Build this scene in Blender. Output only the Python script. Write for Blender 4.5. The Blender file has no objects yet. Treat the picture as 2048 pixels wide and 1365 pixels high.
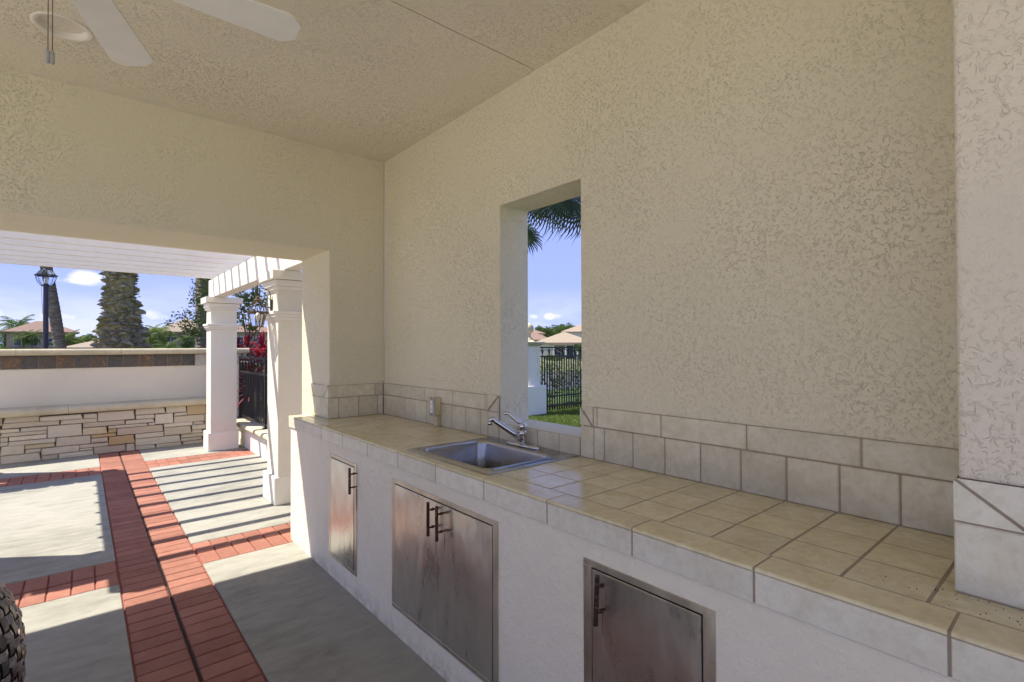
import bpy, bmesh, math, random
from mathutils import Vector, Matrix
R=math.radians; pi=math.pi; rnd=random.Random(7)
S=bpy.context.scene; C=S.collection

# ---------------- camera ----------------
cd=bpy.data.cameras.new('camera'); cam=bpy.data.objects.new('camera',cd); C.objects.link(cam); S.camera=cam
cr=Vector((0.76105529,-0.64867686,-0.00362994)); cu=Vector((-0.00410156,-0.01040769,0.99993743)); cf=Vector((0.64867405,0.76099278,0.01058141))
cam.matrix_world=Matrix(((cr.x,cu.x,-cf.x,0),(cr.y,cu.y,-cf.y,0),(cr.z,cu.z,-cf.z,1.40),(0,0,0,1)))
cd.sensor_width=36; cd.lens=36*1010.94/2048; cd.clip_start=.02; cd.clip_end=4000
# ---------------- world, sun, exposure ----------------
SUN=Vector((-.52,.37,1.0)).normalized(); EL=math.asin(SUN.z); AZ=math.atan2(SUN.x,SUN.y)
W=bpy.data.worlds.new('World'); S.world=W; W.use_nodes=True
def setup_world():
    nt=W.node_tree; nt.nodes.clear(); N=nt.nodes.new; L=nt.links.new
    out=N('ShaderNodeOutputWorld'); bg=N('ShaderNodeBackground'); bg.inputs['Strength'].default_value=SKY_STRENGTH
    sky=N('ShaderNodeTexSky'); sky.sky_type='NISHITA'; sky.sun_disc=False; sky.sun_elevation=EL; sky.sun_rotation=AZ
    sky.air_density=1.0; sky.dust_density=.3; sky.ozone_density=3.0; sky.altitude=0
    tint=N('ShaderNodeMix'); tint.data_type='RGBA'; tint.blend_type='MULTIPLY'; tint.inputs[0].default_value=1
    L(sky.outputs[0],tint.inputs[6]); tint.inputs[7].default_value=SKY_TINT
    geo=N('ShaderNodeTexCoord'); sep=N('ShaderNodeSeparateXYZ'); L(geo.outputs['Generated'],sep.inputs[0])
    rp=N('ShaderNodeValToRGB'); e=rp.color_ramp.elements; e[0].position=0; e[0].color=(.46,.54,.94,1); e[1].position=.75; e[1].color=(.27,.36,.72,1)
    k=e.new(.12); k.color=(.345,.43,.90,1); k=e.new(.35); k.color=(.31,.40,.82,1); L(sep.outputs[2],rp.inputs[0])
    sc=N('ShaderNodeMix'); sc.data_type='RGBA'; sc.blend_type='MULTIPLY'; sc.inputs[0].default_value=1; L(rp.outputs[0],sc.inputs[6]); sc.inputs[7].default_value=SKY_GRADE
    sm=N('ShaderNodeMix'); sm.data_type='RGBA'; sm.inputs[0].default_value=.96; L(tint.outputs[2],sm.inputs[6]); L(sc.outputs[2],sm.inputs[7]); tint=sm
    # low cumulus band near the horizon: noise on direction, stretched sideways
    mp=N('ShaderNodeMapping'); mp.inputs['Scale'].default_value=(5.5,5.5,15); L(geo.outputs['Generated'],mp.inputs[0])
    nz=N('ShaderNodeTexNoise'); nz.inputs['Scale'].default_value=1.15; nz.inputs['Detail'].default_value=7; nz.inputs['Roughness'].default_value=.55
    L(mp.outputs[0],nz.inputs['Vector'])
    def math_(op,a,b=None,clamp=False):
        m=N('ShaderNodeMath'); m.operation=op; m.use_clamp=clamp
        for i,v in enumerate((a,b)):
            if v is None: continue
            if isinstance(v,(int,float)): m.inputs[i].default_value=v
            else: L(v,m.inputs[i])
        return m.outputs[0]
    total=None
    # individual puffs: direction, half width, half height, strength
    for (d,w,h,st) in CLOUDS:
        d=Vector(d).normalized(); side=Vector((d.y,-d.x,0)).normalized(); up=side.cross(d)
        def dot(v):
            m=N('ShaderNodeVectorMath'); m.operation='DOT_PRODUCT'; L(geo.outputs['Generated'],m.inputs[0]); m.inputs[1].default_value=v; return m.outputs['Value']
        a=math_('DIVIDE',dot(side),w); b=math_('DIVIDE',dot(up),h)
        q=math_('ADD',math_('POWER',math_('ABSOLUTE',a),2),math_('POWER',math_('ABSOLUTE',b),2))
        front=math_('GREATER_THAN',dot(d),.5)
        g=math_('MULTIPLY',math_('MULTIPLY',math_('SUBTRACT',1.0,q,True),front),st)
        total=g if total is None else math_('MAXIMUM',total,g)
    n2=N('ShaderNodeTexNoise'); n2.inputs['Scale'].default_value=34; n2.inputs['Detail'].default_value=6; L(geo.outputs['Generated'],n2.inputs['Vector'])
    puff=math_('MULTIPLY',math_('SUBTRACT',math_('ADD',total,math_('MULTIPLY',math_('SUBTRACT',n2.outputs[0],.5),2.6)),.16),1.25,True)
    has=math_('GREATER_THAN',total,.01); puff=math_('MULTIPLY',puff,has)
    band=math_('SUBTRACT',1.0,math_('DIVIDE',math_('ABSOLUTE',math_('SUBTRACT',sep.outputs[2],.03)),.085),True)
    bn=math_('MULTIPLY',math_('MULTIPLY',math_('SUBTRACT',nz.outputs[0],.42),5.0,True),band)
    cl=math_('MULTIPLY',math_('MAXIMUM',puff,math_('MULTIPLY',bn,.55)),1.0,True)
    mx=N('ShaderNodeMix'); mx.data_type='RGBA'; L(cl,mx.inputs[0]); L(tint.outputs[2],mx.inputs[6]); mx.inputs[7].default_value=CLOUD_COL
    L(mx.outputs[2],bg.inputs[0]); L(bg.outputs[0],out.inputs[0])
def pxdir(x,y): return cf*1010.94+cr*(x-1024)-cu*(y-682.5)
SKY_STRENGTH=.15; SKY_TINT=(.80,.78,.95,1); SKY_GRADE=(2.5,2.5,2.5,1); CLOUD_COL=(2.2,2.25,2.6,1)
CLOUDS=[(pxdir(178,556),.036,.014,1.0),(pxdir(150,561),.035,.007,.9),(pxdir(312,631),.022,.014,.9),(pxdir(1105,633),.024,.009,1.0),(pxdir(1066,634),.012,.006,.8),(pxdir(20,628),.06,.012,.75),(pxdir(80,632),.04,.008,.6)]
setup_world()
sd=bpy.data.lights.new('sun','SUN'); sd.energy=2.8; sd.angle=R(.53); sd.color=(1,.92,.765)
so=bpy.data.objects.new('sun',sd); C.objects.link(so); so.rotation_euler=SUN.to_track_quat('Z','Y').to_euler(); so.location=(0,0,12)
S.view_settings.view_transform='Standard'; S.view_settings.look='None'; S.view_settings.gamma=1; S.view_settings.exposure=1.72
S.render.engine='CYCLES'; S.cycles.max_bounces=14; S.cycles.diffuse_bounces=10; S.cycles.glossy_bounces=5

# ---------------- materials ----------------
class NT:
    def __init__(s,name,base=(.5,.5,.5),rough=.8,metal=0,spec=.5):
        s.m=bpy.data.materials.new(name); s.m.use_nodes=True; s.t=s.m.node_tree; s.b=s.t.nodes['Principled BSDF']
        s.b.inputs['Base Color'].default_value=(*base,1); s.b.inputs['Roughness'].default_value=rough; s.b.inputs['Metallic'].default_value=metal
        s.b.inputs['Specular IOR Level'].default_value=spec; s.base=base; s.h=None
        g=s.t.nodes.new('ShaderNodeNewGeometry'); s.pos=g.outputs['Position']
    def n(s,k): return s.t.nodes.new(k)
    def l(s,a,b): s.t.links.new(a,b)
    def noise(s,scale,detail=3,rough=.5,dist=0,vec=None,stretch=None):
        v=vec or s.pos
        if stretch:
            m=s.n('ShaderNodeMapping'); m.inputs['Scale'].default_value=stretch; s.l(v,m.inputs[0]); v=m.outputs[0]
        x=s.n('ShaderNodeTexNoise'); x.inputs['Scale'].default_value=scale; x.inputs['Detail'].default_value=detail
        x.inputs['Roughness'].default_value=rough; x.inputs['Distortion'].default_value=dist; s.l(v,x.inputs['Vector']); return x.outputs[0]
    def ramp(s,v,pts):
        r=s.n('ShaderNodeValToRGB'); e=r.color_ramp.elements
        while len(e)<len(pts): e.new(.5)
        for i,(p,c) in enumerate(pts):
            e[i].position=p; e[i].color=(*c,1) if not isinstance(c,(int,float)) else (c,c,c,1)
        s.l(v,r.inputs[0]); return r.outputs[0]
    def math(s,op,a,b=0,clamp=False):
        m=s.n('ShaderNodeMath'); m.operation=op; m.use_clamp=clamp
        for i,v in enumerate((a,b)):
            if isinstance(v,(int,float)): m.inputs[i].default_value=v
            else: s.l(v,m.inputs[i])
        return m.outputs[0]
    def mix(s,f,a,b,mode='MIX'):
        m=s.n('ShaderNodeMix'); m.data_type='RGBA'; m.blend_type=mode
        for i,v in ((0,f),(6,a),(7,b)):
            if isinstance(v,(int,float)): m.inputs[i].default_value=v
            elif isinstance(v,tuple): m.inputs[i].default_value=(*v,1) if len(v)==3 else v
            else: s.l(v,m.inputs[i])
        return m.outputs[2]
    def color(s,c): s.l(c,s.b.inputs['Base Color']); return s
    def rough(s,c): s.l(c,s.b.inputs['Roughness']); return s
    def bump(s,h,dist=.003,strength=1):
        b=s.n('ShaderNodeBump'); b.inputs['Distance'].default_value=dist; b.inputs['Strength'].default_value=strength
        s.l(h,b.inputs['Height']); s.l(b.outputs[0],s.b.inputs['Normal']); return s
    def orand(s): return s.n('ShaderNodeObjectInfo').outputs['Random']
def var(c,k): return tuple(min(1,x*k) for x in c)
def mottled(name,base,scale=6,amt=.15,rough=.8,bscale=60,bd=.001,metal=0,c2=None):
    t=NT(name,base,rough,metal); n=t.noise(scale,5,.6)
    t.color(t.ramp(n,[(.3,c2 or var(base,1-amt)),(.7,var(base,1+amt*.5))]))
    if bd: t.bump(t.noise(bscale,3),bd)
    return t.m
def stucco(name,base,line=1.0,scale=62,dist=.0026):
    t=NT(name,base,.88,spec=.25)
    big=t.noise(1.3,4,.6); 
    a=t.noise(scale*.9,2.2,.5,1.0); ridge=t.math('SUBTRACT',1.0,t.math('MULTIPLY',t.math('ABSOLUTE',t.math('SUBTRACT',a,.5)),15),True)
    mask=t.math('MULTIPLY',t.math('SUBTRACT',t.noise(scale*1.1,2,.55),.435),8,True)
    ridge=t.math('MULTIPLY',ridge,mask); patch=t.math('MULTIPLY',t.math('SUBTRACT',t.noise(2.6,3,.6),.36),3.6,True); ridge=t.math('MULTIPLY',ridge,t.math('MULTIPLY',t.math('ADD',t.math('MULTIPLY',patch,.65),.35),line))
    fine=t.noise(170,2,.6); blot=t.math('GREATER_THAN',t.noise(scale*2.6,2,.5,.8),.55)
    h=t.math('ADD',t.math('ADD',ridge,t.math('MULTIPLY',fine,.40)),t.math('MULTIPLY',t.noise(60,4,.65,.6),.75))
    col=t.ramp(big,[(.25,var(base,.93)),(.75,var(base,1.04))])
    col=t.mix(t.math('MULTIPLY',ridge,.09),col,var(base,.62)); t.color(col); t.bump(h,dist,1.0); return t.m  # relief shade of the ridges is partly painted into the colour
M={}
PAINT=(.755,.715,.575)
M['stucco']=stucco('cream stucco',PAINT)
M['ceil']=stucco('ceiling stucco',(.82,.765,.64),1.0,66,.0032)
M['stucco_out']=stucco('white stucco',(.80,.75,.65),.7,54,.0026)
t=NT('smooth painted render',(.80,.765,.69),.85,spec=.25); n=t.noise(2.5,5,.6); sepz=t.n('ShaderNodeSeparateXYZ'); t.l(t.pos,sepz.inputs[0])
col=t.ramp(n,[(.3,(.79,.75,.64)),(.7,(.84,.80,.695))]); low=t.math('SUBTRACT',1.0,t.math('MULTIPLY',t.math('ADD',sepz.outputs[2],.062),9.0),True)
dirt=t.math('MULTIPLY',low,t.math('MULTIPLY',t.math('SUBTRACT',t.noise(16,5,.7),.42,True),4.0,True)); col=t.mix(dirt,col,(.50,.47,.40))
scuff=t.math('MULTIPLY',t.math('SUBTRACT',t.noise(22,5,.75,.6),.66,True),3.0,True); col=t.mix(scuff,col,(.58,.54,.47)); t.color(col); t.bump(t.math('ADD',t.noise(70,5,.7),t.math('MULTIPLY',t.noise(14,4,.6),2.2)),.0045,1.0); M['smooth']=t.m
M['wallsm']=mottled('wall render',(.72,.675,.575),1.5,.08,.85,70,.001)
M['white']=mottled('white paint',(.82,.79,.73),4,.04,.6,50,.0005)
M['trimw']=mottled('white trim',(.80,.77,.71),6,.05,.7,120,.0008)
def tile_mat(name,c1,c2,c3,rough,rv=.08):
    t=NT(name,c1,rough); r=t.orand()
    n=t.noise(9,6,.65,.5); f=t.noise(38,4,.7,.4)
    col=t.ramp(n,[(.32,c1),(.5,c2),(.68,c3)])
    col=t.mix(t.math('MULTIPLY',t.math('SUBTRACT',f,.45,True),2.2,True),col,var(c1,.86))
    k=t.math('ADD',1-rv,t.math('MULTIPLY',r,2*rv)); cc=t.n('ShaderNodeCombineColor'); [t.l(k,cc.inputs[i]) for i in range(3)]
    t.color(t.mix(1.0,col,cc.outputs[0],'MULTIPLY')); t.rough(t.math('ADD',rough-.05,t.math('MULTIPLY',f,.14)))
    t.bump(t.noise(14,3),.0012); return t.m
M['ctile']=tile_mat('beige counter tile',(.62,.55,.34),(.71,.645,.44),(.76,.71,.52),.17,.05)
M['stile']=tile_mat('beige splash tile',(.56,.525,.405),(.65,.615,.495),(.71,.685,.575),.36)
M['atile']=tile_mat('pale apron tile',(.64,.615,.52),(.72,.705,.615),(.76,.75,.69),.36,.05)
M['grout']=mottled('brown grout',(.36,.295,.24),20,.15,.95,200,.0008)
M['grout_l']=mottled('pale grout',(.5,.48,.43),20,.15,.95,200,.0008)
def steel(name,base,rough,stain=.5,brush=True):
    t=NT(name,base,rough,1.0); 
    s=t.noise(4.5,6,.68,.9,stretch=(1,1,.4)); st=t.noise(60,3,.5,stretch=(1,9,.12)) ; sp=t.noise(55,4,.7)
    col=t.ramp(s,[(.3,var(base,1-stain*.5)),(.65,base)])
    col=t.mix(t.math('MULTIPLY',t.math('SUBTRACT',sp,.66,True),3.5*stain,True),col,(.22,.13,.07))
    t.color(col); t.rough(t.math('ADD',rough,t.math('MULTIPLY',t.math('ADD',t.math('SUBTRACT',s,.5),t.math('MULTIPLY',t.math('SUBTRACT',st,.5),.35)),.30)))
    t.bump(t.math('ADD',t.noise(3.4,3,.5,.3,stretch=(1,1,.45)),t.math('MULTIPLY',st,.002)),.035,.6); return t.m
M['door']=steel('stained stainless steel',(.79,.785,.77),.30,.5)
M['frame']=steel('weathered steel frame',(.72,.67,.60),.40,.7)
M['sink']=steel('brushed sink steel',(.50,.49,.49),.17,.6)
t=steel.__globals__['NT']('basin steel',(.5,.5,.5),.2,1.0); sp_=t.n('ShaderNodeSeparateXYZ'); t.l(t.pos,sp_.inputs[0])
gr_=t.math('MULTIPLY',t.math('SUBTRACT',.80,sp_.outputs[2]),14,True); nn_=t.noise(14,5,.7); gr_=t.math('MULTIPLY',gr_,t.math('ADD',t.math('MULTIPLY',nn_,.9),.35),True)  # brown darkening low in the basin, painted in place of dark reflections
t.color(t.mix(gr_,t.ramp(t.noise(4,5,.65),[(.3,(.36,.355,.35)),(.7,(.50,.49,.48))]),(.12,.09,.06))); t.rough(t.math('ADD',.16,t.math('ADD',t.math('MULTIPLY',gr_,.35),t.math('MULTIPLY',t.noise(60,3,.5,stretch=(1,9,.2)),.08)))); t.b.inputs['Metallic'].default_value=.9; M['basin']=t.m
M['chrome']=NT('worn chrome',(.62,.62,.64),.12,1).m
t=NT('rusty bronze handle',(.05,.035,.03),.45,.6); n=t.noise(120,4,.7); t.color(t.ramp(n,[(.45,(.035,.022,.018)),(.60,(.12,.05,.03)),(.68,(.45,.38,.33))])); t.bump(n,.001); M['handle']=t.m
M['gap']=NT('dark gap',(.02,.018,.016),.9).m
M['rust']=NT('rust run',(.30,.21,.13),.7).m
# concrete
t=NT('brushed concrete',(.40,.39,.36),.85,spec=.3)
big=t.noise(1.1,5,.65); st=t.noise(7,6,.65,.3,stretch=(.8,2.2,1)); f=t.noise(240,2,.6)
col=t.ramp(t.math('ADD',t.math('MULTIPLY',big,.5),t.math('MULTIPLY',st,.5)),[(.36,(.22,.22,.195)),(.5,(.315,.312,.282)),(.64,(.37,.365,.335))])
col=t.mix(t.math('MULTIPLY',t.math('SUBTRACT',t.noise(2.2,6,.75),.56,True),2.6,True),col,(.20,.175,.13))
col=t.mix(t.math('MULTIPLY',f,.22),col,(.22,.21,.19))
t.color(col); t.bump(t.math('ADD',t.math('MULTIPLY',f,.6),t.noise(70,3,.6,0,stretch=(.4,3,1))),.002,.7); M['concrete']=t.m
t=NT('painted red brick',(.42,.15,.11),.72,spec=.3); r=t.orand(); n=t.noise(8,5,.65); 
col=t.ramp(n,[(.3,(.265,.108,.078)),(.7,(.34,.155,.115))]); 
k=t.math('ADD',.86,t.math('MULTIPLY',r,.26)); cc=t.n('ShaderNodeCombineColor'); [t.l(k,cc.inputs[i]) for i in range(3)]
col=t.mix(1.0,col,cc.outputs[0],'MULTIPLY'); col=t.mix(t.math('MULTIPLY',t.math('SUBTRACT',t.noise(45,4,.7),.62,True),4,True),col,(.16,.045,.03))
t.color(col); t.bump(t.math('ADD',t.noise(90,4,.65),t.noise(18,2)),.0022,.8); M['brick']=t.m
M['deck']=mottled('pale bounce deck',(.68,.62,.52),2,.06,.9,60,.001)  # ground out of view, coloured pale to bounce sun into the pavilion
M['brickj']=mottled('red joint',(.30,.09,.065),12,.2,.9,90,.002)
# ledge stone
t=NT('ledge stone',(.5,.46,.38),.85,spec=.25); r=t.orand(); n=t.noise(6,6,.65,.8); f=t.noise(30,5,.7,.4,stretch=(1,1,2.5))
tone=t.ramp(r,[(0,(.50,.43,.34)),(.3,(.62,.57,.47)),(.55,(.55,.50,.42)),(.80,(.66,.61,.51)),(.92,(.56,.48,.34)),(1,(.46,.32,.16))])
t.t.nodes[-1]
col=t.mix(t.math('MULTIPLY',t.math('SUBTRACT',n,.55,True),2.2,True),tone,(.44,.33,.20)); col=t.mix(t.math('MULTIPLY',t.math('SUBTRACT',f,.54,True),2.2,True),col,(.36,.33,.30))
t.color(col); t.bump(t.math('ADD',n,t.math('MULTIPLY',f,.8)),.012,.8); M['stone']=t.m
M['mortar']=mottled('dark stone gap',(.14,.115,.09),20,.3,.95,60,.003)
t=NT('cast stone cap',(.55,.50,.37),.8,spec=.25); n=t.noise(4,5,.65); t.color(t.mix(t.math('MULTIPLY',t.math('SUBTRACT',t.noise(7,5,.7,.5,stretch=(1,1,5)),.55,True),2,True),t.ramp(n,[(.3,(.47,.42,.30)),(.7,(.60,.55,.41))]),(.30,.26,.15))); t.bump(t.noise(110,3,.7),.002,.8); M['cap']=t.m
t=NT('rust slate tile',(.10,.09,.08),.5); r=t.orand(); v=t.n('ShaderNodeVectorMath'); v.operation='ADD'; cc=t.n('ShaderNodeCombineXYZ'); t.l(t.math('MULTIPLY',r,60),cc.inputs[0]); t.l(t.pos,v.inputs[0]); t.l(cc.outputs[0],v.inputs[1])
n=t.noise(13,8,.75,1.6,vec=v.outputs[0],stretch=(1,1,1.7)); 
w=t.math('ADD',n,t.math('MULTIPLY',t.math('SUBTRACT',r,.5),.13)); t.color(t.ramp(w,[(.34,(.03,.032,.035)),(.47,(.085,.085,.085)),(.55,(.10,.075,.055)),(.63,(.26,.125,.045)),(.74,(.34,.22,.10))])); t.bump(n,.006); M['slate']=t.m
M['iron']=mottled('black iron',(.012,.012,.014),12,.3,.42,80,.0005)
M['bronze_l']=mottled('aged copper lantern',(.14,.09,.06),18,.35,.5,60,.0008,.6)
M['navy']=mottled('dark blue pole paint',(.012,.014,.045),10,.2,.35,60,.0004)
t=NT('lantern glass',(.9,.93,.95),.05); t.b.inputs['Transmission Weight'].default_value=1; t.b.inputs['IOR'].default_value=1.12; M['glass']=t.m
M['bulb']=NT('white frosted bulb',(.8,.8,.78),.4).m
M['grass']=mottled('lawn soil',(.06,.11,.02),14,.4,.95,60,.01,c2=(.03,.06,.012))
M['blade']=mottled('grass blades',(.13,.19,.03),30,.35,.7,0,0)
M['hedge']=mottled('hedge leaves',(.06,.10,.03),8,.4,.7,0,0)
def leafm(name,a,b,rough=.5,tr=.25):
    t=NT(name,a,max(rough,.6),spec=.2); n=t.noise(2.3,3,.7); t.color(t.ramp(n,[(.35,a),(.65,b)]));
    d=t.n('ShaderNodeBsdfTranslucent'); d.inputs[0].default_value=(*var(b,1.3),1); mx=t.n('ShaderNodeMixShader'); mx.inputs[0].default_value=tr
    t.l(t.b.outputs[0],mx.inputs[1]); t.l(d.outputs[0],mx.inputs[2]); t.l(mx.outputs[0],t.t.nodes['Material Output'].inputs[0]); return t.m
M['leaf']=leafm('green leaves',(.035,.075,.018),(.10,.15,.035))
M['leaf2']=leafm('yellow green leaves',(.07,.12,.03),(.17,.22,.05))
M['leafd']=leafm('dark palm leaves',(.03,.07,.025),(.09,.16,.045))
M['leafdk']=leafm('dark hedge leaves',(.02,.04,.012),(.06,.09,.025))
M['fan']=leafm('blue green fan palm',(.018,.035,.015),(.05,.08,.03),.55,.12)
M['red']=leafm('crimson leaves',(.14,.008,.015),(.42,.022,.045),.4,.18)
M['redd']=leafm('dark purple leaves',(.04,.008,.02),(.16,.01,.05),.4,.2)
M['bark']=mottled('grey palm bark',(.16,.145,.125),14,.4,.95,40,.01)
t=NT('ringed palm trunk',(.2,.18,.16),.95); w=t.noise(7,5,.7,.3,stretch=(.8,.8,5)); t.color(t.ramp(w,[(.35,(.07,.06,.05)),(.5,(.17,.15,.13)),(.7,(.30,.275,.25))])); t.bump(w,.03); M['ring']=t.m
M['boot']=mottled('palm leaf boots',(.42,.37,.25),9,.3,.95,50,.008,c2=(.13,.13,.07))
M['roots']=mottled('purple brown root mass',(.30,.24,.25),14,.5,.95,50,.01)
M['epi']=leafm('clinging ferns',(.16,.22,.06),(.42,.44,.18))
M['roof']=mottled('terracotta roof',(.235,.155,.125),3,.2,.9,8,.02)
M['roof2']=mottled('tan roof',(.31,.25,.19),3,.18,.9,8,.02)
M['hw1']=mottled('taupe house wall',(.34,.27,.21),1,.08,.9,5,.0)
M['hw2']=mottled('sage house wall',(.33,.34,.29),1,.08,.9,5,.0)
M['hw3']=mottled('white house wall',(.62,.60,.54),1,.08,.9,5,.0)
M['pane']=NT('dark window pane',(.03,.05,.10),.08).m
M['plastic']=mottled('aged ivory plastic',(.66,.58,.38),14,.2,.5,60,.0004)
M['plate']=mottled('grey outlet plate',(.42,.42,.41),30,.3,.4,60,.0004)
M['fanw']=mottled('white fan blade',(.86,.86,.83),5,.07,.45,60,.0003)
M['chain']=NT('brown bead chain',(.11,.07,.05),.4,.7).m
M['wicker']=mottled('dark wicker strap',(.045,.035,.03),40,.5,.28,90,.0008,c2=(.02,.017,.02))
M['wick2']=mottled('weathered wicker strap',(.30,.27,.25),60,.5,.3,90,.0008,c2=(.10,.085,.08))
M['dirt']=mottled('dirt crumbs',(.06,.035,.02),40,.3,.95,60,.001)
t=NT('lake water',(.03,.05,.06),.06,spec=.6); t.bump(t.noise(1.2,4,.6,0,stretch=(1,1,1)),.12,.5); M['water']=t.m
M['earth']=mottled('dry grass earth',(.16,.17,.08),.5,.3,.95,6,.02,c2=(.09,.12,.04))

# ---------------- mesh helpers ----------------
BOXC={}
FLOOR=-.062; K=1.0443
def U(x,y,z): return (x*K,y*K,z*K+FLOOR)   # floor based survey units -> metres
class MB:
    def __init__(s,out=False): s.v=[]; s.f=[]; s.out=out
    def add(s,v,f):
        o=len(s.v); s.v+= [tuple(x) for x in v]; s.f+=[tuple(i+o for i in q) for q in f]; return s
    def box(s,x0,x1,y0,y1,z0,z1,b=0):
        if x0>x1:x0,x1=x1,x0
        if y0>y1:y0,y1=y1,y0
        if z0>z1:z0,z1=z1,z0
        b=min(b,(x1-x0)*.45,(y1-y0)*.45,(z1-z0)*.45)
        if b<=0:
            v=[(x,y,z) for x in(x0,x1) for y in(y0,y1) for z in(z0,z1)]
            return s.add(v,[(0,1,3,2),(4,6,7,5),(0,4,5,1),(2,3,7,6),(0,2,6,4),(1,5,7,3)])
        # chamfered box: 24 verts
        v=[];idx={}
        X=(x0,x1);Y=(y0,y1);Z=(z0,z1)
        for i in(0,1):
            for j in(0,1):
                for k in(0,1):
                    sx=b if i==0 else -b; sy=b if j==0 else -b; sz=b if k==0 else -b
                    idx[i,j,k,0]=len(v); v.append((X[i],Y[j]+sy,Z[k]+sz))
                    idx[i,j,k,1]=len(v); v.append((X[i]+sx,Y[j],Z[k]+sz))
                    idx[i,j,k,2]=len(v); v.append((X[i]+sx,Y[j]+sy,Z[k]))
        f=[]
        for i in(0,1):
            q=[idx[i,0,0,0],idx[i,0,1,0],idx[i,1,1,0],idx[i,1,0,0]]; f.append(q if i==0 else q[::-1])
            q=[idx[0,i,0,1],idx[1,i,0,1],idx[1,i,1,1],idx[0,i,1,1]]; f.append(q if i==0 else q[::-1])
            q=[idx[0,0,i,2],idx[0,1,i,2],idx[1,1,i,2],idx[1,0,i,2]]; f.append(q if i==0 else q[::-1])
        for i in(0,1):
            for j in(0,1):
                q=[idx[i,j,0,0],idx[i,j,1,0],idx[i,j,1,1],idx[i,j,0,1]]; f.append(q if (i+j)%2 else q[::-1])
                q=[idx[i,0,j,0],idx[i,1,j,0],idx[i,1,j,2],idx[i,0,j,2]]; f.append(q if (i+j)%2==0 else q[::-1])
                q=[idx[0,i,j,1],idx[1,i,j,1],idx[1,i,j,2],idx[0,i,j,2]]; f.append(q if (i+j)%2 else q[::-1])
        for i in(0,1):
            for j in(0,1):
                for k in(0,1):
                    q=[idx[i,j,k,0],idx[i,j,k,1],idx[i,j,k,2]]; f.append(q if (i+j+k)%2 else q[::-1])
        return s.add(v,f)
    def tube(s,pts,r,n=8,cap=True):
        pts=[Vector(p) for p in pts]; rs=r if isinstance(r,(list,tuple)) else [r]*len(pts)
        v=[];f=[]; up=None
        for i,p in enumerate(pts):
            d=(pts[min(i+1,len(pts)-1)]-pts[max(i-1,0)]).normalized()
            if up is None:
                a=Vector((0,0,1)) if abs(d.z)<.9 else Vector((1,0,0)); e1=d.cross(a).normalized()
            else:
                e1=(up-d*up.dot(d)).normalized()
            up=e1; e2=d.cross(e1)
            for k in range(n):
                t=2*pi*k/n; v.append(p+(e1*math.cos(t)+e2*math.sin(t))*rs[i])
        for i in range(len(pts)-1):
            for k in range(n):
                a=i*n+k; b=i*n+(k+1)%n; f.append((a,b,b+n,a+n))
        if cap: f.append(tuple(range(n))[::-1]); f.append(tuple((len(pts)-1)*n+k for k in range(n)))
        return s.add(v,f)
    def lathe(s,prof,c=(0,0,0),n=24):
        v=[];f=[]
        for r,z in prof:
            for k in range(n):
                t=2*pi*k/n; v.append((c[0]+r*math.cos(t),c[1]+r*math.sin(t),c[2]+z))
        for i in range(len(prof)-1):
            for k in range(n):
                a=i*n+k;b=i*n+(k+1)%n; f.append((a,b,b+n,a+n))
        return s.add(v,f)
    def extrude(s,prof,axis,a0,a1):
        # prof: 2D pts; axis 'X' -> (y,z) ; 'Y' -> (x,z) ; 'Z' -> (x,y)
        n=len(prof); v=[]
        for a in(a0,a1):
            for p,q in prof: v.append({'X':(a,p,q),'Y':(p,a,q),'Z':(p,q,a)}[axis])
        f=[(i,(i+1)%n,(i+1)%n+n,i+n) for i in range(n)]+[tuple(range(n))[::-1],tuple(range(n,2*n))]
        return s.add(v,f)
    def xf(s,m):
        s.v=[tuple(m@Vector(p)) for p in s.v]; return s
    def build(s,name,mat,parent=None,smooth=False,at=None,mesh=None):
        if s.out: s.v=[U(*p) for p in s.v]; s.out=False
        if mesh is None:
            o0=Vector(parent['_w']) if parent else Vector(at or (0,0,0))
            me=bpy.data.meshes.new(name); me.from_pydata([Vector(p)-o0 for p in s.v],[],s.f)
            me.materials.append(M[mat] if isinstance(mat,str) else mat)
            bm=bmesh.new(); bm.from_mesh(me); bmesh.ops.recalc_face_normals(bm,faces=bm.faces) if not getattr(s,'keep',False) else None; bm.to_mesh(me); bm.free()
            if smooth: me.polygons.foreach_set('use_smooth',[True]*len(me.polygons))
        else: me=mesh; o0=Vector(at or (0,0,0))
        o=bpy.data.objects.new(name,me); C.objects.link(o)
        if parent: o.parent=parent; o['_w']=parent['_w']
        else: o.location=at or (0,0,0); o['_w']=tuple(at or (0,0,0))
        if smooth=='auto':
            pass
        return o
def tag(o,label=None,cat=None,group=None,kind=None):
    if label:o['label']=label
    if cat:o['category']=cat
    if group:o['group']=group
    if kind:o['kind']=kind
    return o
def thing(name,label,cat,loc,group=None,kind=None):
    o=bpy.data.objects.new(name,None); C.objects.link(o); o.location=loc; o['_w']=tuple(loc); o.empty_display_size=.1
    return tag(o,label,cat,group,kind)
def copy_tree(o,parent=None,shift=None):
    c=o.copy(); C.objects.link(c); c.parent=parent
    for ch in [x for x in list(bpy.data.objects) if x.parent==o]: copy_tree(ch,c)
    return c
def P(name,mat,parent,smooth=False,**k): pass

# =====================================================================
#                         THE PAVILION
# =====================================================================
Xw,Yl,Zc,Zt,Zs=1.816,3.682,2.855,.875,1.118
Yo,Xj,Xjo,Zl,Xo=4.29,1.381,1.381,2.109,2.037
Ya,Yb,Zi,Zh=2.236,1.624,.966,2.204
pav=thing('pavilion','cream stucco open pavilion with a window opening above the counter','pavilion',(0,0,0))
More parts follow.
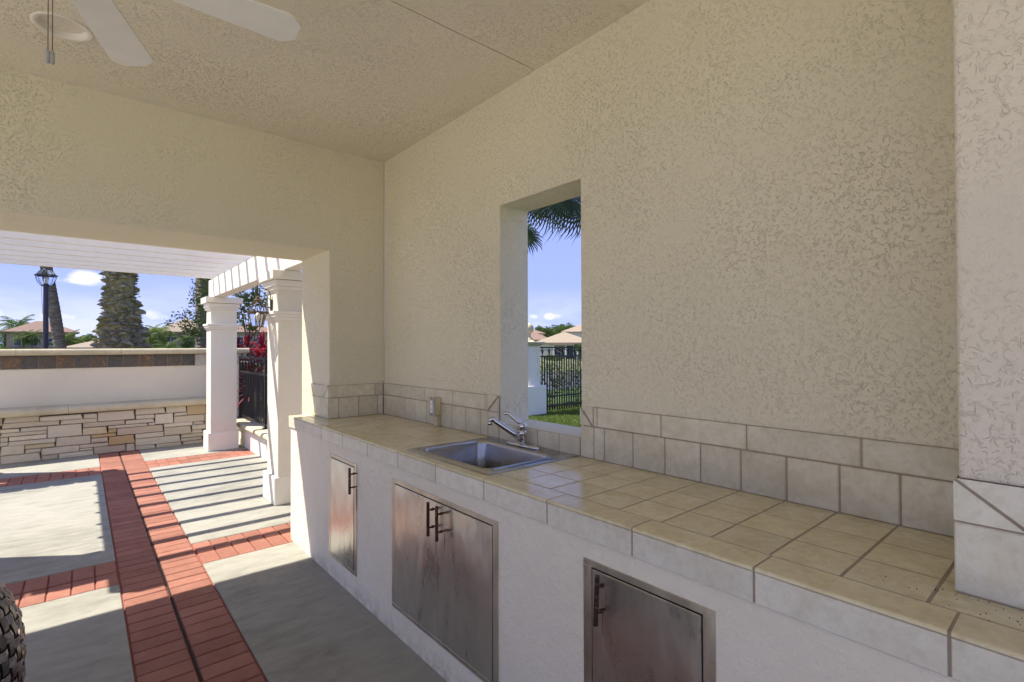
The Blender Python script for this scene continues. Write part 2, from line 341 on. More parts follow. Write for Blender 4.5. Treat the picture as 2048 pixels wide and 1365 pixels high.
# right hand wall with the window opening
# merge the four blocks into one watertight piece with the opening
bw=MB()
def wallopen(b,x0,x1,ys,zs,hole):
    # grid wall in YZ with thickness, omitting hole cell
    (y0,y1,y2,y3),(z0,z1,z2,z3)=ys,zs
    Y=ys;Z=zs;v=[];f=[]
    id={}
    for s_,x in enumerate((x0,x1)):
        for i in range(4):
            for j in range(4): id[s_,i,j]=len(v); v.append((x,Y[i],Z[j]))
    for i in range(3):
        for j in range(3):
            if (i,j)==hole: continue
            f.append((id[0,i,j],id[0,i,j+1],id[0,i+1,j+1],id[0,i+1,j])); f.append((id[1,i,j],id[1,i+1,j],id[1,i+1,j+1],id[1,i,j+1]))
    for i in range(3):
        f.append((id[0,i,0],id[0,i+1,0],id[1,i+1,0],id[1,i,0])); f.append((id[0,i,3],id[1,i,3],id[1,i+1,3],id[0,i+1,3]))
        f.append((id[0,0,i],id[1,0,i],id[1,0,i+1],id[0,0,i+1])); f.append((id[0,3,i],id[0,3,i+1],id[1,3,i+1],id[1,3,i]))
    f.append((id[0,1,1],id[0,2,1],id[1,2,1],id[1,1,1])); f.append((id[0,1,2],id[1,1,2],id[1,2,2],id[0,2,2]))
    f.append((id[0,1,1],id[1,1,1],id[1,1,2],id[0,1,2])); f.append((id[0,2,1],id[0,2,2],id[1,2,2],id[1,2,1]))
    b.add(v,f)
wallopen(bw,Xw,Xo,(-2.2,Yb,Ya,Yl),(-.08,Zi,Zh,Zc+.016),(1,1))
def bevelmesh(o,w,seg=3,lim=40):
    m=o.modifiers.new('bevel','BEVEL'); m.width=w; m.segments=seg; m.limit_method='ANGLE'; m.angle_limit=R(lim)
    return o
back=bevelmesh(bw.build('counter_wall','stucco',pav),.008)
# end wall with the wide opening: lintel + right jamb, one profile in XZ extruded along Y; jamb slightly splayed
XL=-1.9
ew=MB()
pin=[(Xw+.004,-.08),(Xw+.004,Zc+.016),(-2.5,Zc+.016),(-2.5,-.08),(XL,-.08),(XL,Zl),(Xj,Zl),(Xj,-.08)]
pout=[(Xo,-.08),(Xo,Zc+.016),(-2.5,Zc+.016),(-2.5,-.08),(XL,-.08),(XL,Zl),(Xjo,Zl),(Xjo,-.08)]
v=[(x,Yl,z) for x,z in pin]+[(x,Yo,z) for x,z in pout]; n=8
f=[(i,(i+1)%n,(i+1)%n+n,i+n) for i in range(n)]
for o_ in (0,n):
    f+= [tuple(o_+k for k in q) for q in ((0,1,6,7),(1,2,5,6),(2,3,4,5))]
ew.add(v,f); endw=bevelmesh(ew.build('opening_wall','stucco',pav),.012)
# roof slab and ceiling in two slabs parted by a joint
rf=MB(); rf.box(-2.55,Xo+.02,-2.3,4.685,Zc+.02,3.04); rf.box(-2.5,Xo+.02,-2.3,4.62,3.042,3.16); rf.build('roof_slab','stucco_out',pav)
cx,cy,cr0=-.069,3.052,.088
ce=MB(); sx0,sx1,sy0,sy1=cx-.25,cx+.25,cy-.25,cy+.25
for (a,b,c,d) in ((-2.5,sx0,1.936,Yl),(sx1,Xw,1.936,Yl),(sx0,sx1,1.936,sy0),(sx0,sx1,sy1,Yl)):
    ce.add([(a,c,Zc),(b,c,Zc),(b,d,Zc),(a,d,Zc)],[(0,3,2,1)])
nn=48; v=[];f=[]
for k in range(nn):
    t=2*pi*k/nn; c_,s_=math.cos(t),math.sin(t); m=max(abs(c_),abs(s_)); v.append((cx+cr0*c_,cy+cr0*s_,Zc)); v.append((cx+.25*c_/m,cy+.25*s_/m,Zc))
for k in range(nn): a=2*k;b=(2*k+2)%(2*nn); f.append((a,a+1,b+1,b))
ce.add(v,f); ce.add([(-2.5,1.936,Zc),(Xw,1.936,Zc),(Xw,1.936,Zc+.018),(-2.5,1.936,Zc+.018)],[(0,1,2,3)])
ce.build('ceiling','ceil',pav)
c2=MB(); c2.box(-2.5,Xw,-2.2,1.929,Zc,Zc+.018); c2.build('ceiling','ceil',pav)
# near pier on the counter
PX=1.430; pr=MB(); pr.box(PX,Xw-.001,-.75,.207,Zt-.02,Zc-.001); bevelmesh(pr.build('pier','stucco_out',pav),.010)
# far open side columns and beam (behind and left of the camera)
bm_=MB(); bm_.box(-2.5,-2.25,-2.2,Yl-.002,2.62,Zc-.001); bm_.build('lintel','stucco',pav)
bm_=MB(); bm_.box(-2.248,Xw-.002,-2.2,-1.95,2.62,Zc-.001); bm_.build('lintel','stucco',pav)
for (x,y) in ((-2.5,-2.2),(-2.5,.2)):
    q=MB(); q.box(x,x+.25,y,y+.25,-.08,2.619); q.build('column','stucco_out',pav)

# splash tiles on the walls  -------------------------------------------------
T=.011; G=.005
def tl(parent,mat,x0,x1,y0,y1,z0,z1,b=.003,name='tile'):
    return MB().box(x0,x1,y0,y1,z0,z1,b).build(name,mat,parent)
zj=.9965+.030
gr=MB()
gr.box(Xw-T+.0035,Xw,-.75,1.60,Zt-.01,Zs-.001); gr.box(Xw-T+.0035,Xw,Ya,3.68,Zt-.01,Zs-.001); gr.box(Xw-T+.0035,Xw,Yb-.03,Ya+.002,Zt-.01,Zi-.002); gr.build('grout','grout',back)
ZJ=1.026
def rowY(ys,z0,z1):
    for a,b in zip(ys[:-1],ys[1:]): tl(back,'stile',Xw-T,Xw-.002,a+G/2,b-G/2,z0+G/2,z1-G/2)
# right of the window
yl=[.2075]+[.233+.1555*k for k in range(0,9)]+[1.534]
rowY([.209,.233,.3885,.543,.699,.854,1.0095,1.165,1.321,1.4765,1.539,1.622],Zt,ZJ)
rowY([.209,.484,.833,1.183,1.519,1.542],ZJ,Zs)
# left of the window
rowY([2.2365,2.339,2.412,2.565,2.713,2.868,3.024,3.184,3.336,3.497,3.672],Zt,ZJ)
rowY([2.34,2.36,2.707,3.05,3.405,3.672],ZJ,Zs)
# under the window
for a,b in ((1.624,1.764),(1.764,1.92),(1.92,2.08),(2.08,2.2365)): tl(back,'stile',Xw-T,Xw-.002,a+G/2,b-G/2,Zt+G/2,Zi-G/2)
def tri(parent,pts,axis,a0,a1): return MB().extrude(pts,axis,a0,a1).build('tile','stile',parent)
g=G*.8
tri(back,[(1.622-g,ZJ+G/2+2*g),(1.542+G/2+g,Zs-2*g) if 0 else (1.622-g,Zs-.001),(1.542+G/2+2*g,ZJ+G/2)][:3] if 0 else [(1.622,Zs-2.5*g),(1.622,ZJ+G/2),(1.542+3*g,ZJ+G/2)],'X',Xw-T,Xw-.002)
tri(back,[(1.622-2*g,Zs),(1.542+G/2,Zs),(1.542+G/2,ZJ+2.5*g)],'X',Xw-T,Xw-.002)
tri(back,[(2.2385,Zs-2.5*g),(2.2385,ZJ+G/2),(2.34-3*g,ZJ+G/2)],'X',Xw-T,Xw-.002)
tri(back,[(2.2385+2*g,Zs),(2.34-G/2,Zs),(2.34-G/2,ZJ+2.5*g)],'X',Xw-T,Xw-.002)
# end wall face
gr=MB(); gr.box(Xj+.003,Xw-T,Yl-T+.0035,Yl,Zt-.01,Zs-.001); gr.build('grout','grout',endw)
def rowX(xs,z0,z1):
    for a,b in zip(xs[:-1],xs[1:]): tl(endw,'stile',a+G/2,b-G/2,Yl-T,Yl-.002,z0+G/2,z1-G/2)
rowX([1.377,1.449,1.602,1.756,1.803],Zt,ZJ); rowX([1.377,1.736,1.803],ZJ,Zs)
# jamb return (splayed plane): build in a local frame then rotate
ang=math.atan2(Xj-Xjo,Yo-Yl)
def jt(pts,z0,z1,tri_=None,mat='stile',t0=0.0,t1=T):
    # pts: s positions along the jamb measured from the inner corner
    d=Vector((-(Xj-Xjo),(Yo-Yl),0)).normalized(); nrm=Vector((-d.y,d.x,0))
    if nrm.x>0: nrm=-nrm
    prof=[(pts[0],z0),(pts[1],z0),(pts[1],z1),(pts[0],z1)] if tri_ is None else tri_
    v=[];k=len(prof)
    for tt in(t0,t1):
        for s_,z in prof: v.append(Vector((Xj,Yl,z))+d*s_+nrm*tt)
    f=[(i,(i+1)%k,(i+1)%k+k,i+k) for i in range(k)]+[tuple(range(k))[::-1],tuple(range(k,2*k))]
    return MB().add(v,f).build('tile' if mat=='stile' else 'grout',mat,endw)
jt((0,.36),Zt-.01,Zs-.001,mat='grout',t0=.0005,t1=T-.0035)
for a,b in ((-T+.002,.088),(.088,.128),(.128,.285),(.285,.36)): jt((a+G/2,b-G/2),Zt+G/2,ZJ-G/2,t0=.001)
jt((.09+G/2,.285-G/2),ZJ+G/2,Zs-G/2,t0=.001)
jt(None,0,0,[(-T+.002,Zs-2*g),(-T+.002,ZJ+G/2),(.088-2*g,ZJ+G/2)],t0=.001); jt(None,0,0,[(-T+.002+2*g,Zs),(.088,Zs),(.088,ZJ+2*g)],t0=.001)
jt(None,0,0,[(.285,ZJ+2*g),(.285,Zs),(.36-2*g,Zs)],t0=.001); jt(None,0,0,[(.285+2*g,ZJ+G/2),(.36,ZJ+G/2),(.36,Zs-2*g)],t0=.001)
# pier tiles
TX=1.413
gr=MB(); gr.box(TX+.003,PX+.02,-.75,.2085,Zt-.004,Zs-.001); pg=gr.build('grout','grout',pav)
pe=.2125
for a,b in ((-.75,-.42),(-.42,-.262),(-.262,-.106),(-.106,.05),(.05,.088),(.088,pe)):
    pass
pj_=[.0955]
for a,b in ((-.42,-.262),(-.262,-.106),(-.106,.050),(.050,.0955)): 
    tl(pg,'atile',TX,TX+.011,a+.002,b-.002,Zt+.003,ZJ-.002)
tl(pg,'atile',TX,TX+.011,.0995,pe,Zt+.003,ZJ-.002)
tl(pg,'atile',TX,TX+.011,-.42,.0935,ZJ+.002,Zs-.001)
MB().extrude([(pe,ZJ+.003),(.0995+.005,ZJ+.003),(pe,Zs-.005)],'X',TX,TX+.011).build('tile','atile',pg)
MB().extrude([(pe-.005,Zs-.001),(.0995,ZJ+.008),(.0995,Zs-.001)],'X',TX,TX+.011).build('tile','atile',pg)
tl(pg,'stile',TX+.012,Xw-.004,pe-.011,pe,Zt+.003,ZJ-.002); tl(pg,'stile',TX+.012,Xw-.004,pe-.011,pe,ZJ+.002,Zs-.001)

# =====================================================================
#                       COUNTER
# =====================================================================
Xf,Za,Ye=1.212,.791,4.062
ZF=FLOOR
cnt=thing('kitchen_counter','long beige tiled outdoor counter with white stucco front and steel doors','counter',(1.5,1.5,FLOOR))
XB=1.17*K
b=MB().extrude([(XB,-.9),(XB,Ye-.014),(Xj-.001,Ye-.014),(Xj-.001,Yl+.02),(XB+.06,Yl+.02),(XB+.06,-.9)],'Z',FLOOR-.01,Za-.0005)
bevelmesh(b.build('base','smooth',cnt),.006)
# substrate with sink cutout, joints show as its grout coloured surface
SX0,SX1,SY0,SY1=1.257,1.806,1.629,2.312     # sink outline
top=Zt-.0012
b=MB()
b.box(Xf+.004,SX0+.03,-.9,Ye-.004,Za,top); b.box(SX1-.03,Xw-.001,-.9,Yl-.001,Za,top)
b.box(SX0+.03,SX1-.03,-.9,SY0+.03,Za,top); b.box(SX0+.03,SX1-.03,SY1-.03,Yl-.001,Za,top); b.box(SX0+.03,Xj-.001,Yl-.001,Ye-.004,Za,top)
b.build('grout','grout',cnt)
G2=.0058
def cut(a0,a1,b0,b1,z0,z1,mat,name,bev=.0016):
    """counter top tile clipped against sink"""
    rects=[(a0,a1,b0,b1)]
    if a1>SX0+.012 and a0<SX1-.012 and b1>SY0+.012 and b0<SY1-.012:
        rects=[]
        lx0,lx1,ly0,ly1=SX0+.012,SX1-.012,SY0+.012,SY1-.012
        if b0<ly0: rects.append((a0,a1,b0,ly0))
        if b1>ly1: rects.append((a0,a1,ly1,b1))
        m0,m1=max(b0,ly0),min(b1,ly1)
        if a0<lx0: rects.append((a0,lx0,m0,m1))
        if a1>lx1: rects.append((lx1,a1,m0,m1))
        rects=[max(rects,key=lambda r:(r[1]-r[0])*(r[3]-r[2]))] if rects else []
    for r in rects:
        if r[1]-r[0]>.008 and r[3]-r[2]>.008:
            dz=rnd.uniform(-.0003,.0003)
            MB().box(r[0],r[1],r[2],r[3],z0,z1+dz,bev).build(name,mat,cnt)
xs=[1.316,1.470,1.626,1.772,Xw-.002]
ys=[-.85]+[-.7+.1555*k for k in range(0)]
y=.0845
base_=[.2405+.1557*k for k in range(-6,24)]
for i in range(4):
    off=0
    yy=[v+off for v in base_ if v+off<Yl-.03]+[Yl-.001]
    for a,c in zip(yy[:-1],yy[1:]):
        if i==3 and 0: continue
        x0,x1=xs[i]+G2/2,xs[i+1]-G2/2
        if i>=0 and a<.19 and x1>1.42:
            x1=min(x1,TX-.001) if c<.22 else x1
        if x1-x0>.01: cut(x0,x1,a+G2/2,c-G2/2,Za+.02,Zt,'ctile','top_tile')
# tiles in the opening recess
for (a,c) in ((3.69,3.83),(3.83,3.95)): cut(1.316+G2/2,Xj-.002,a+G2/2,c-G2/2,Za+.02,Zt,'ctile','top_tile')
# edging: L shaped nosing tiles (top strip and apron)
ap=[-.86,-.512,-.16,.191,.545,.893,1.243,1.599,1.956,2.310,2.664,3.017,3.367,3.716,Ye]
for a,c in zip(ap[:-1],ap[1:]):
    a+=G2/2;c-=G2/2; r_=.006
    prof=[(1.316-G2/2,Zt-.012),(1.316-G2/2,Zt-.001),(1.316-G2/2-.001,Zt)]+[(Xf+r_-r_*math.sin(t),Zt-r_+r_*math.cos(t)) for t in (0,.4,.8,1.2,pi/2)]+[(Xf,Zt-.0085),(Xf+.011,Zt-.0085),(Xf+.011,Zt-.012)]
    m=MB().extrude(prof,'Y',a,c)
    m.build('edge_tile','ctile',cnt)
    MB().box(Xf+.0005,Xf+.011,a,c,Za,Zt-.0112,.0015).build('apron_tile','atile',cnt)
b=MB().box(Xf+.002,Xj-.002,Ye-.004,Ye+.007,Za,Zt-.001,.002).build('apron_tile','atile',cnt)
for (a,c) in ((Xf+.013,Xj-.003),): MB().box(1.316,c,3.952,Ye+.006,Zt-.014,Zt-.0002,.001).build('top_tile','ctile',cnt)
# ---- steel doors (floor based survey units) ----
def door(y0,y1,z0,z1,leaves,label,handles,fw=.032,hinge=1):
    fx=1.17
    # frame: four mitred strips as one ring with a lip
    b=MB(True); yo=(y0,y0+fw,y1-fw,y1); zo=(z0,z0+fw*.62,z1-fw*.62,z1)
    for (ya,yb_,za,zb) in ((y0,y1,z0,zo[1]),(y0,y1,zo[2],z1),(y0,yo[1],zo[1],zo[2]),(yo[2],y1,zo[1],zo[2])):
        b.box(fx-.004,fx+.004,ya,yb_,za,zb,.001)
    fr=tag(b.build('door_frame','frame',cnt),label)
    b=MB(True); b.box(fx-.0005,fx+.002,yo[1],yo[2],zo[1],zo[2]); b.build('gap','gap',fr)
    ly0,ly1=yo[1]+.004,yo[2]-.004; n=leaves; w=(ly1-ly0)/n
    for k in range(n):
        a=ly0+k*w+(.0015 if k else 0); c=ly0+(k+1)*w-(.0015 if k<n-1 else 0)
        d=MB(True).box(fx-.0055,fx+.0,a,c,zo[1]+.004,zo[2]-.005,.0015).build('cabinet_door','door',cnt)
        hy,tilt,hz0,hz1=handles[k]
        h=MB(True); hx=fx-.043
        h.tube([(hx,hy+tilt,hz1),(hx,hy+tilt*.4,(hz0+hz1)/2),(hx,hy,hz0)],.0072,10)
        L_=hz1-hz0
        for f_ in (.24,.76):
            z=hz0+L_*f_; yy=hy+tilt*f_
            h.tube([(fx-.004,yy,z),(fx-.03,yy,z),(hx,yy,z)],.0042,8); h.tube([(fx-.024,yy,z),(fx-.017,yy,z)],.0065,8)
        h.build('handle','handle',d,smooth=False)
        # rust run below the posts
        for f_ in (.24,):
            z=hz0+L_*f_-.012; r_=MB(True); rr=random.Random(int(hy*100))
            for q in range(3):
                yy=hy+(rr.random()-.5)*.008; l_=rr.uniform(.05,.17); r_.box(fx-.0059,fx-.0052,yy-.0011,yy+.0011,z-l_,z)
            r_.build('rust_run','rust',d)
    return fr
door(2.703,3.112,.124,.748,1,'narrow stainless frame of the door nearest the patio',[(2.704,0,.590,.733)])
door(1.452,2.284,.129,.755,2,'wide stainless frame of the double doors under the sink',[(1.809,0,.592,.736),(1.878,0,.594,.737)])
door(.617,1.038,.128,.758,1,'rust stained frame of the door nearest the pier',[(.957,-.008,.598,.742)])
# dirt crumbs near the pier foot
b=MB(); rr=random.Random(3)
for k in range(55):
    x=TX-.002-abs(rr.gauss(0,.05)); y=.05+rr.gauss(.08,.12); s_=rr.uniform(.0005,.0013)
    if x<1.24 : continue
    b.box(x-s_,x+s_,y-s_*.8,y+s_*.8,Zt-.001,Zt+s_)
tag(b.build('dirt_crumbs','dirt'),kind='stuff',label='dark dirt specks on the counter tiles')

# ---- sink ----
snk=thing('sink','square stainless steel drop in sink with rounded basin corners','sink',(1.53,1.97,Zt))
def rrect(x0,x1,y0,y1,r,n=6):
    p=[]
    for (cx_,cy_,a) in ((x1-r,y1-r,0),(x0+r,y1-r,90),(x0+r,y0+r,180),(x1-r,y0+r,270)):
        for k in range(n+1):
            t=R(a+90*k/n); p.append((cx_+r*math.cos(t),cy_+r*math.sin(t)))
    return p
rings=[]
BX0,BX1,BY0,BY1=1.300,1.700,1.693,2.252
def ring(x0,x1,y0,y1,r,z): rings.append([(x,y,z) for x,y in rrect(x0,x1,y0,y1,r)])
ring(SX0,SX1,SY0,SY1,.012,Zt+.0005); ring(SX0+.002,SX1-.002,SY0+.002,SY1-.002,.012,Zt+.0045)
ring(SX0+.012,SX1-.012,SY0+.012,SY1-.012,.012,Zt+.0055)
ring(BX0-.010,BX1+.010,BY0-.010,BY1+.010,.062,Zt+.0035); ring(BX0-.006,BX1+.006,BY0-.006,BY1+.006,.060,Zt+.008); ring(BX0-.001,BX1+.001,BY0-.001,BY1+.001,.056,Zt+.0075)
ring(BX0+.003,BX1-.003,BY0+.003,BY1-.003,.054,Zt+.001); ring(BX0+.006,BX1-.006,BY0+.006,BY1-.006,.054,Zt-.01); ring(BX0+.014,BX1-.014,BY0+.014,BY1-.014,.052,Zt-.135)
ring(BX0+.020,BX1-.020,BY0+.020,BY1-.020,.05,Zt-.152); ring(BX0+.035,BX1-.035,BY0+.035,BY1-.035,.045,Zt-.160); 
v=[];f=[];n=len(rings[0])
for r_ in rings: v+=r_
for i in range(len(rings)-1):
    for k in range(n): f.append((i*n+k,i*n+(k+1)%n,(i+1)*n+(k+1)%n,(i+1)*n+k))
f.append(tuple((len(rings)-1)*n+k for k in range(n)))
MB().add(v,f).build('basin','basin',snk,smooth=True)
MB().lathe([(.0,-.002),(.03,-.002),(.043,.001),(.046,.0035),(.05,0)],((BX0+BX1)/2+.03,(BY0+BY1)/2,Zt-.159),24).build('drain','chrome',snk,smooth=True)
# ---- faucet ----
fx,fy=1.762,1.985; z0=Zt+.0055
fct=thing('faucet','chrome single lever faucet with long spout standing behind the sink','faucet',(fx,fy,z0))
def sweep_ellipse(): pass
b=MB(); 
pr_=[(.0,.011),(.6,.011),(.85,.009),(.97,.005),(1,.0)]
v=[];f=[];n=32
for s_,h in [(1,0),(1,.004),(.96,.008),(.8,.0115),(.45,.0145),(.2,.016)]:
    for k in range(n):
        t=2*pi*k/n; v.append((fx+.029*s_*math.cos(t),fy+.128*s_*math.copysign(abs(math.sin(t))**.8,math.sin(t)),z0+h))
for i in range(5):
    for k in range(n): f.append((i*n+k,i*n+(k+1)%n,(i+1)*n+(k+1)%n,(i+1)*n+k))
f.append(tuple(5*n+k for k in range(n)))
b.add(v,f).build('base_plate','chrome',fct,smooth=True)
MB().lathe([(.0,.01),(.0225,.01),(.0215,.03),(.0205,.05),(.0215,.0505),(.0215,.078),(.0195,.079),(.0195,.081),(.0220,.082),(.0225,.104),(.0205,.114),(.014,.120),(0,.122)],(fx,fy,z0),32).build('body','chrome',fct,smooth=True)
# spout: from body low, rising towards +Y and basin
e=Vector((1.630,2.072,1.012)); p0=Vector((fx-.01,fy+.004,z0+.042))
pts=[p0]; 
for t in (.25,.5,.75,.9): pts.append(p0.lerp(e+Vector((0,0,.010)),t)+Vector((0,0,.0)))
pts+=[e+Vector((.004,-.003,.013)),e+Vector((-.006,.004,.009)),e+Vector((-.010,.007,-.006))]
MB().tube(pts,[.020,.0175,.0155,.0142,.0135,.013,.012,.012],14).build('spout','chrome',fct,smooth=True)
q=e+Vector((-.010,.007,-.006)); MB().tube([q+Vector((0,0,.004)),q+Vector((0,0,-.014))],.0128,16).build('aerator','chrome',fct,smooth=True)
p0=Vector((fx,fy,z0+.108)); e=Vector((fx-.050,fy+.052,1.048))
b=MB().tube([p0+Vector((0,0,-.006)),p0.lerp(e,.35),p0.lerp(e,.7)+Vector((0,0,-.002)),e,e+Vector((-.012,.013,.001)),e+Vector((-.020,.022,-.001))],[.014,.0105,.009,.0092,.0095,.006],12)
b.build('lever','chrome',fct,smooth=True)
# ---- outlet ----
outl=thing('power_outlet','ivory outlet box on a short conduit against the wall tiles','outlet',(Xw-.03,2.87,Zt))
MB().box(Xw-.056,Xw-T-.0005,2.837,2.906,.946,1.066,.005).build('box','plastic',outl)
MB().box(Xw-.064,Xw-.0565,2.835,2.908,.944,1.068,.003).build('cover_plate','plate',outl)
MB().box(Xw-.0675,Xw-.0645,2.856,2.888,.966,1.047,.002).build('socket_face','fanw',outl)
b=MB(); [b.tube([(Xw-.0645,2.872,z),(Xw-.067,2.872,z)],.0035,8) for z in (.954,1.058)]; b.build('screw','gap',outl)
b=MB(); [b.box(Xw-.0679,Xw-.0674,y-.001,y+.001,z,z+.009) for z in (.985,1.02) for y in (2.866,2.878)]; b.build('slot','gap',outl)
MB().box(Xw-.045,Xw-T-.0006,2.845,2.885,Zt+.001,.9455,.006).build('conduit','plastic',outl)

# ---- ceiling fan ----
fh=Vector((-.062,1.836,2.50))
fan=thing('ceiling_fan','white ceiling fan with blades and two hanging pull chains','ceiling fan',(fh.x,fh.y,Zc))
MB().lathe([(0,0),(.075,0),(.07,-.04),(.03,-.065),(.014,-.07),(.014,-.23),(0,-.23)],(fh.x,fh.y,Zc-.001),24).build('downrod','fanw',fan,smooth=True)
MB().lathe([(0,.11),(.06,.11),(.115,.075),(.13,.04),(.125,.0),(.09,-.03),(.06,-.05),(.055,-.09),(.03,-.105),(0,-.105)],fh,28).build('motor','fanw',fan,smooth=True)
for k in range(5):
    a=R(-2.0+71.6*k) if k<2 else R(-2+72*k); rot=Matrix.Translation(fh+Vector((0,0,-.003)))@Matrix.Rotation(a,4,'Z')@Matrix.Rotation(R(-10),4,'X')
    prof=[(.17,-.052),(.585,-.068),(.600,-.066),(.634,-.035),(.634,.035),(.600,.066),(.585,.068),(.17,.052)]
    prof=[(x,y) for x,y in prof]
    b=MB().extrude(prof,'Z',-.004,.004).xf(rot).build('blade','fanw',fan); bevelmesh(b,.0015,2)
    MB().box(.10,.20,-.018,.018,-.010,-.0045).xf(rot).build('blade_iron','fanw',b)
for dx,l in ((-.0045,.245),(.0045,.24)):
    c_=MB(); x,y=fh.x-.006+dx,fh.y+.03
    zt=fh.z-.06; zb=2.215
    q=zt; c_.tube([(x,y,zt),(x,y,zb)],.0009,6)
    while q>zb: c_.lathe([(0,.0018),(.0018,0),(0,-.0018)],(x,y,q),5); q-=.0046
    pc=c_.build('pull_chain','chain',fan)
    MB().lathe([(0,.0),(.004,-.001),(.0055,-.006),(.0055,-.034),(.004,-.036),(.0015,-.036),(.0015,-.030),(0,-.03)],(x,y,zb),14).build('pull','plate',pc,smooth=False)
# ---- recessed light ----
cl=thing('recessed_light','round white recessed downlight set in the stucco ceiling','ceiling light',(cx,cy,Zc))
MB().lathe([(.086,.004),(.0865,-.003),(.104,-.005),(.109,-.002),(.109,.0)],(cx,cy,Zc),40).build('trim_ring','trimw',cl,smooth=True)
MB().lathe([(.0865,-.003),(.080,.012),(.060,.10),(.0,.10)],(cx,cy,Zc),40).build('reflector','trimw',cl,smooth=True)
MB().lathe([(0,.075),(.040,.078),(.046,.088),(.046,.0995),(0,.0995)],(cx,cy,Zc),20).build('lamp','plate',cl,smooth=True)

# =====================================================================
#                      PATIO FLOOR  (survey units)
# =====================================================================
pat=thing('patio','', '', (0,0,FLOOR)); pat['kind']='structure'
pat['label']='pale concrete patio with bands of painted red brick'
B1,B2,B3=.182,.391,.602; C1,C2,D1,D2=4.243,3.810,7.70,7.235
base=MB(True).box(-5,3.6,-4,8.9,-.10,-.011).build('joint_bed','brickj',pat)
def slab(x0,x1,y0,y1):
    m=MB(True).box(x0,x1,y0,y1,-.06,0,.004).build('slab','concrete',pat)
J=.004
for xa,xb in ((-4.9,-2.2),(-2.195,B1-J),(B3+J,1.93)):
    for ya,yb_ in ((-3.9,-.6),(-.595,C2-J),(C1+J,D2-J),(D1+J,8.85)): slab(xa,xb,ya,yb_)
PIT=.1075
y=-1.4; k=0
yy=[]; y=8.60
while y>-.2: yy.append(y); y-=PIT
for (a,c) in ((B1,B2-.004),(B2+.004,B3)):
    for y in yy:
        if D2-.3<y<D1+.3 and 0: continue
        dz=rnd.uniform(-.0015,.001)
        MB(True).box(a+.004,c-.004,y-PIT+.0035,y-.0035,-.05,-.001+dz,.004).build('brick','brick',pat)
cmid=(C1+C2)/2; dmid=(D1+D2)/2
for (ya,yb_) in ((C2,cmid-.003),(cmid+.003,C1),(D2,dmid-.003),(dmid+.003,D1)):
    x=B1-.004
    while x>-1.6:
        MB(True).box(x-PIT+.0035,x-.0035,ya+.004,yb_-.004,-.05,-.001+rnd.uniform(-.001,.001),.004).build('brick','brick',pat); x-=PIT
    x=B3+.004
    while x<1.9:
        if (ya>7 and x>1.75) or (ya<5 and x>1.9): break
        MB(True).box(x+.0035,x+PIT-.0035,ya+.004,yb_-.004,-.05,-.001+rnd.uniform(-.001,.001),.004).build('brick','brick',pat); x+=PIT
tag(MB(True).box(B2-.0038,B2+.0038,-.5,8.59,-.05,-.004).build('channel_joint','gap',pat))

# =====================================================================
#                 FOUNTAIN / BENCH WALL  (survey units)
# =====================================================================
wl=thing('garden_wall','low cream garden wall with slate tile band and ledgestone bench','wall',U(.4,8.9,0))
x0w,x1w=-1.9,1.93
MB(True).box(x0w,x1w,8.9,9.2,0,1.30).build('wall_body','wallsm',wl)
# cap with bullnose
def bull(y0,y1,z0,z1,back=False):
    h=(z1-z0)/2; c_=(z0+z1)/2; p=[(y0+h*.8-h*.8*math.cos(t),c_+h*math.sin(t)) for t in [-pi/2+pi*k/8 for k in range(9)]]
    return p+[(y1,z1),(y1,z0)]
for a,c in ((x0w-.05,-.62),(-.617,.42),(.423,1.5),(1.503,2.03)):
    MB(True).extrude(bull(8.79,9.31,1.305,1.388),'X',a,c).build('wall_cap','cap',wl,smooth=False)
xt=-.759-.172*6; k=0
MB(True).box(x0w+.01,x1w-.005,8.893,8.9,1.131,1.300).build('grout','grout_l',wl)
for k in range(16):
    a=-.759-.172*4+.1722*k; c=min(a+.1722,x1w-.004)
    if c-a>.02: MB(True).box(a+.003,c-.003,8.884,8.897,1.133,1.299,.002).build('slate_tile','slate',wl)
for k in range(2): MB(True).box(x1w+.001,x1w+.012,8.9+.15*k+.003,9.05+.15*k-.003,1.133,1.299,.002).build('slate_tile','slate',wl)
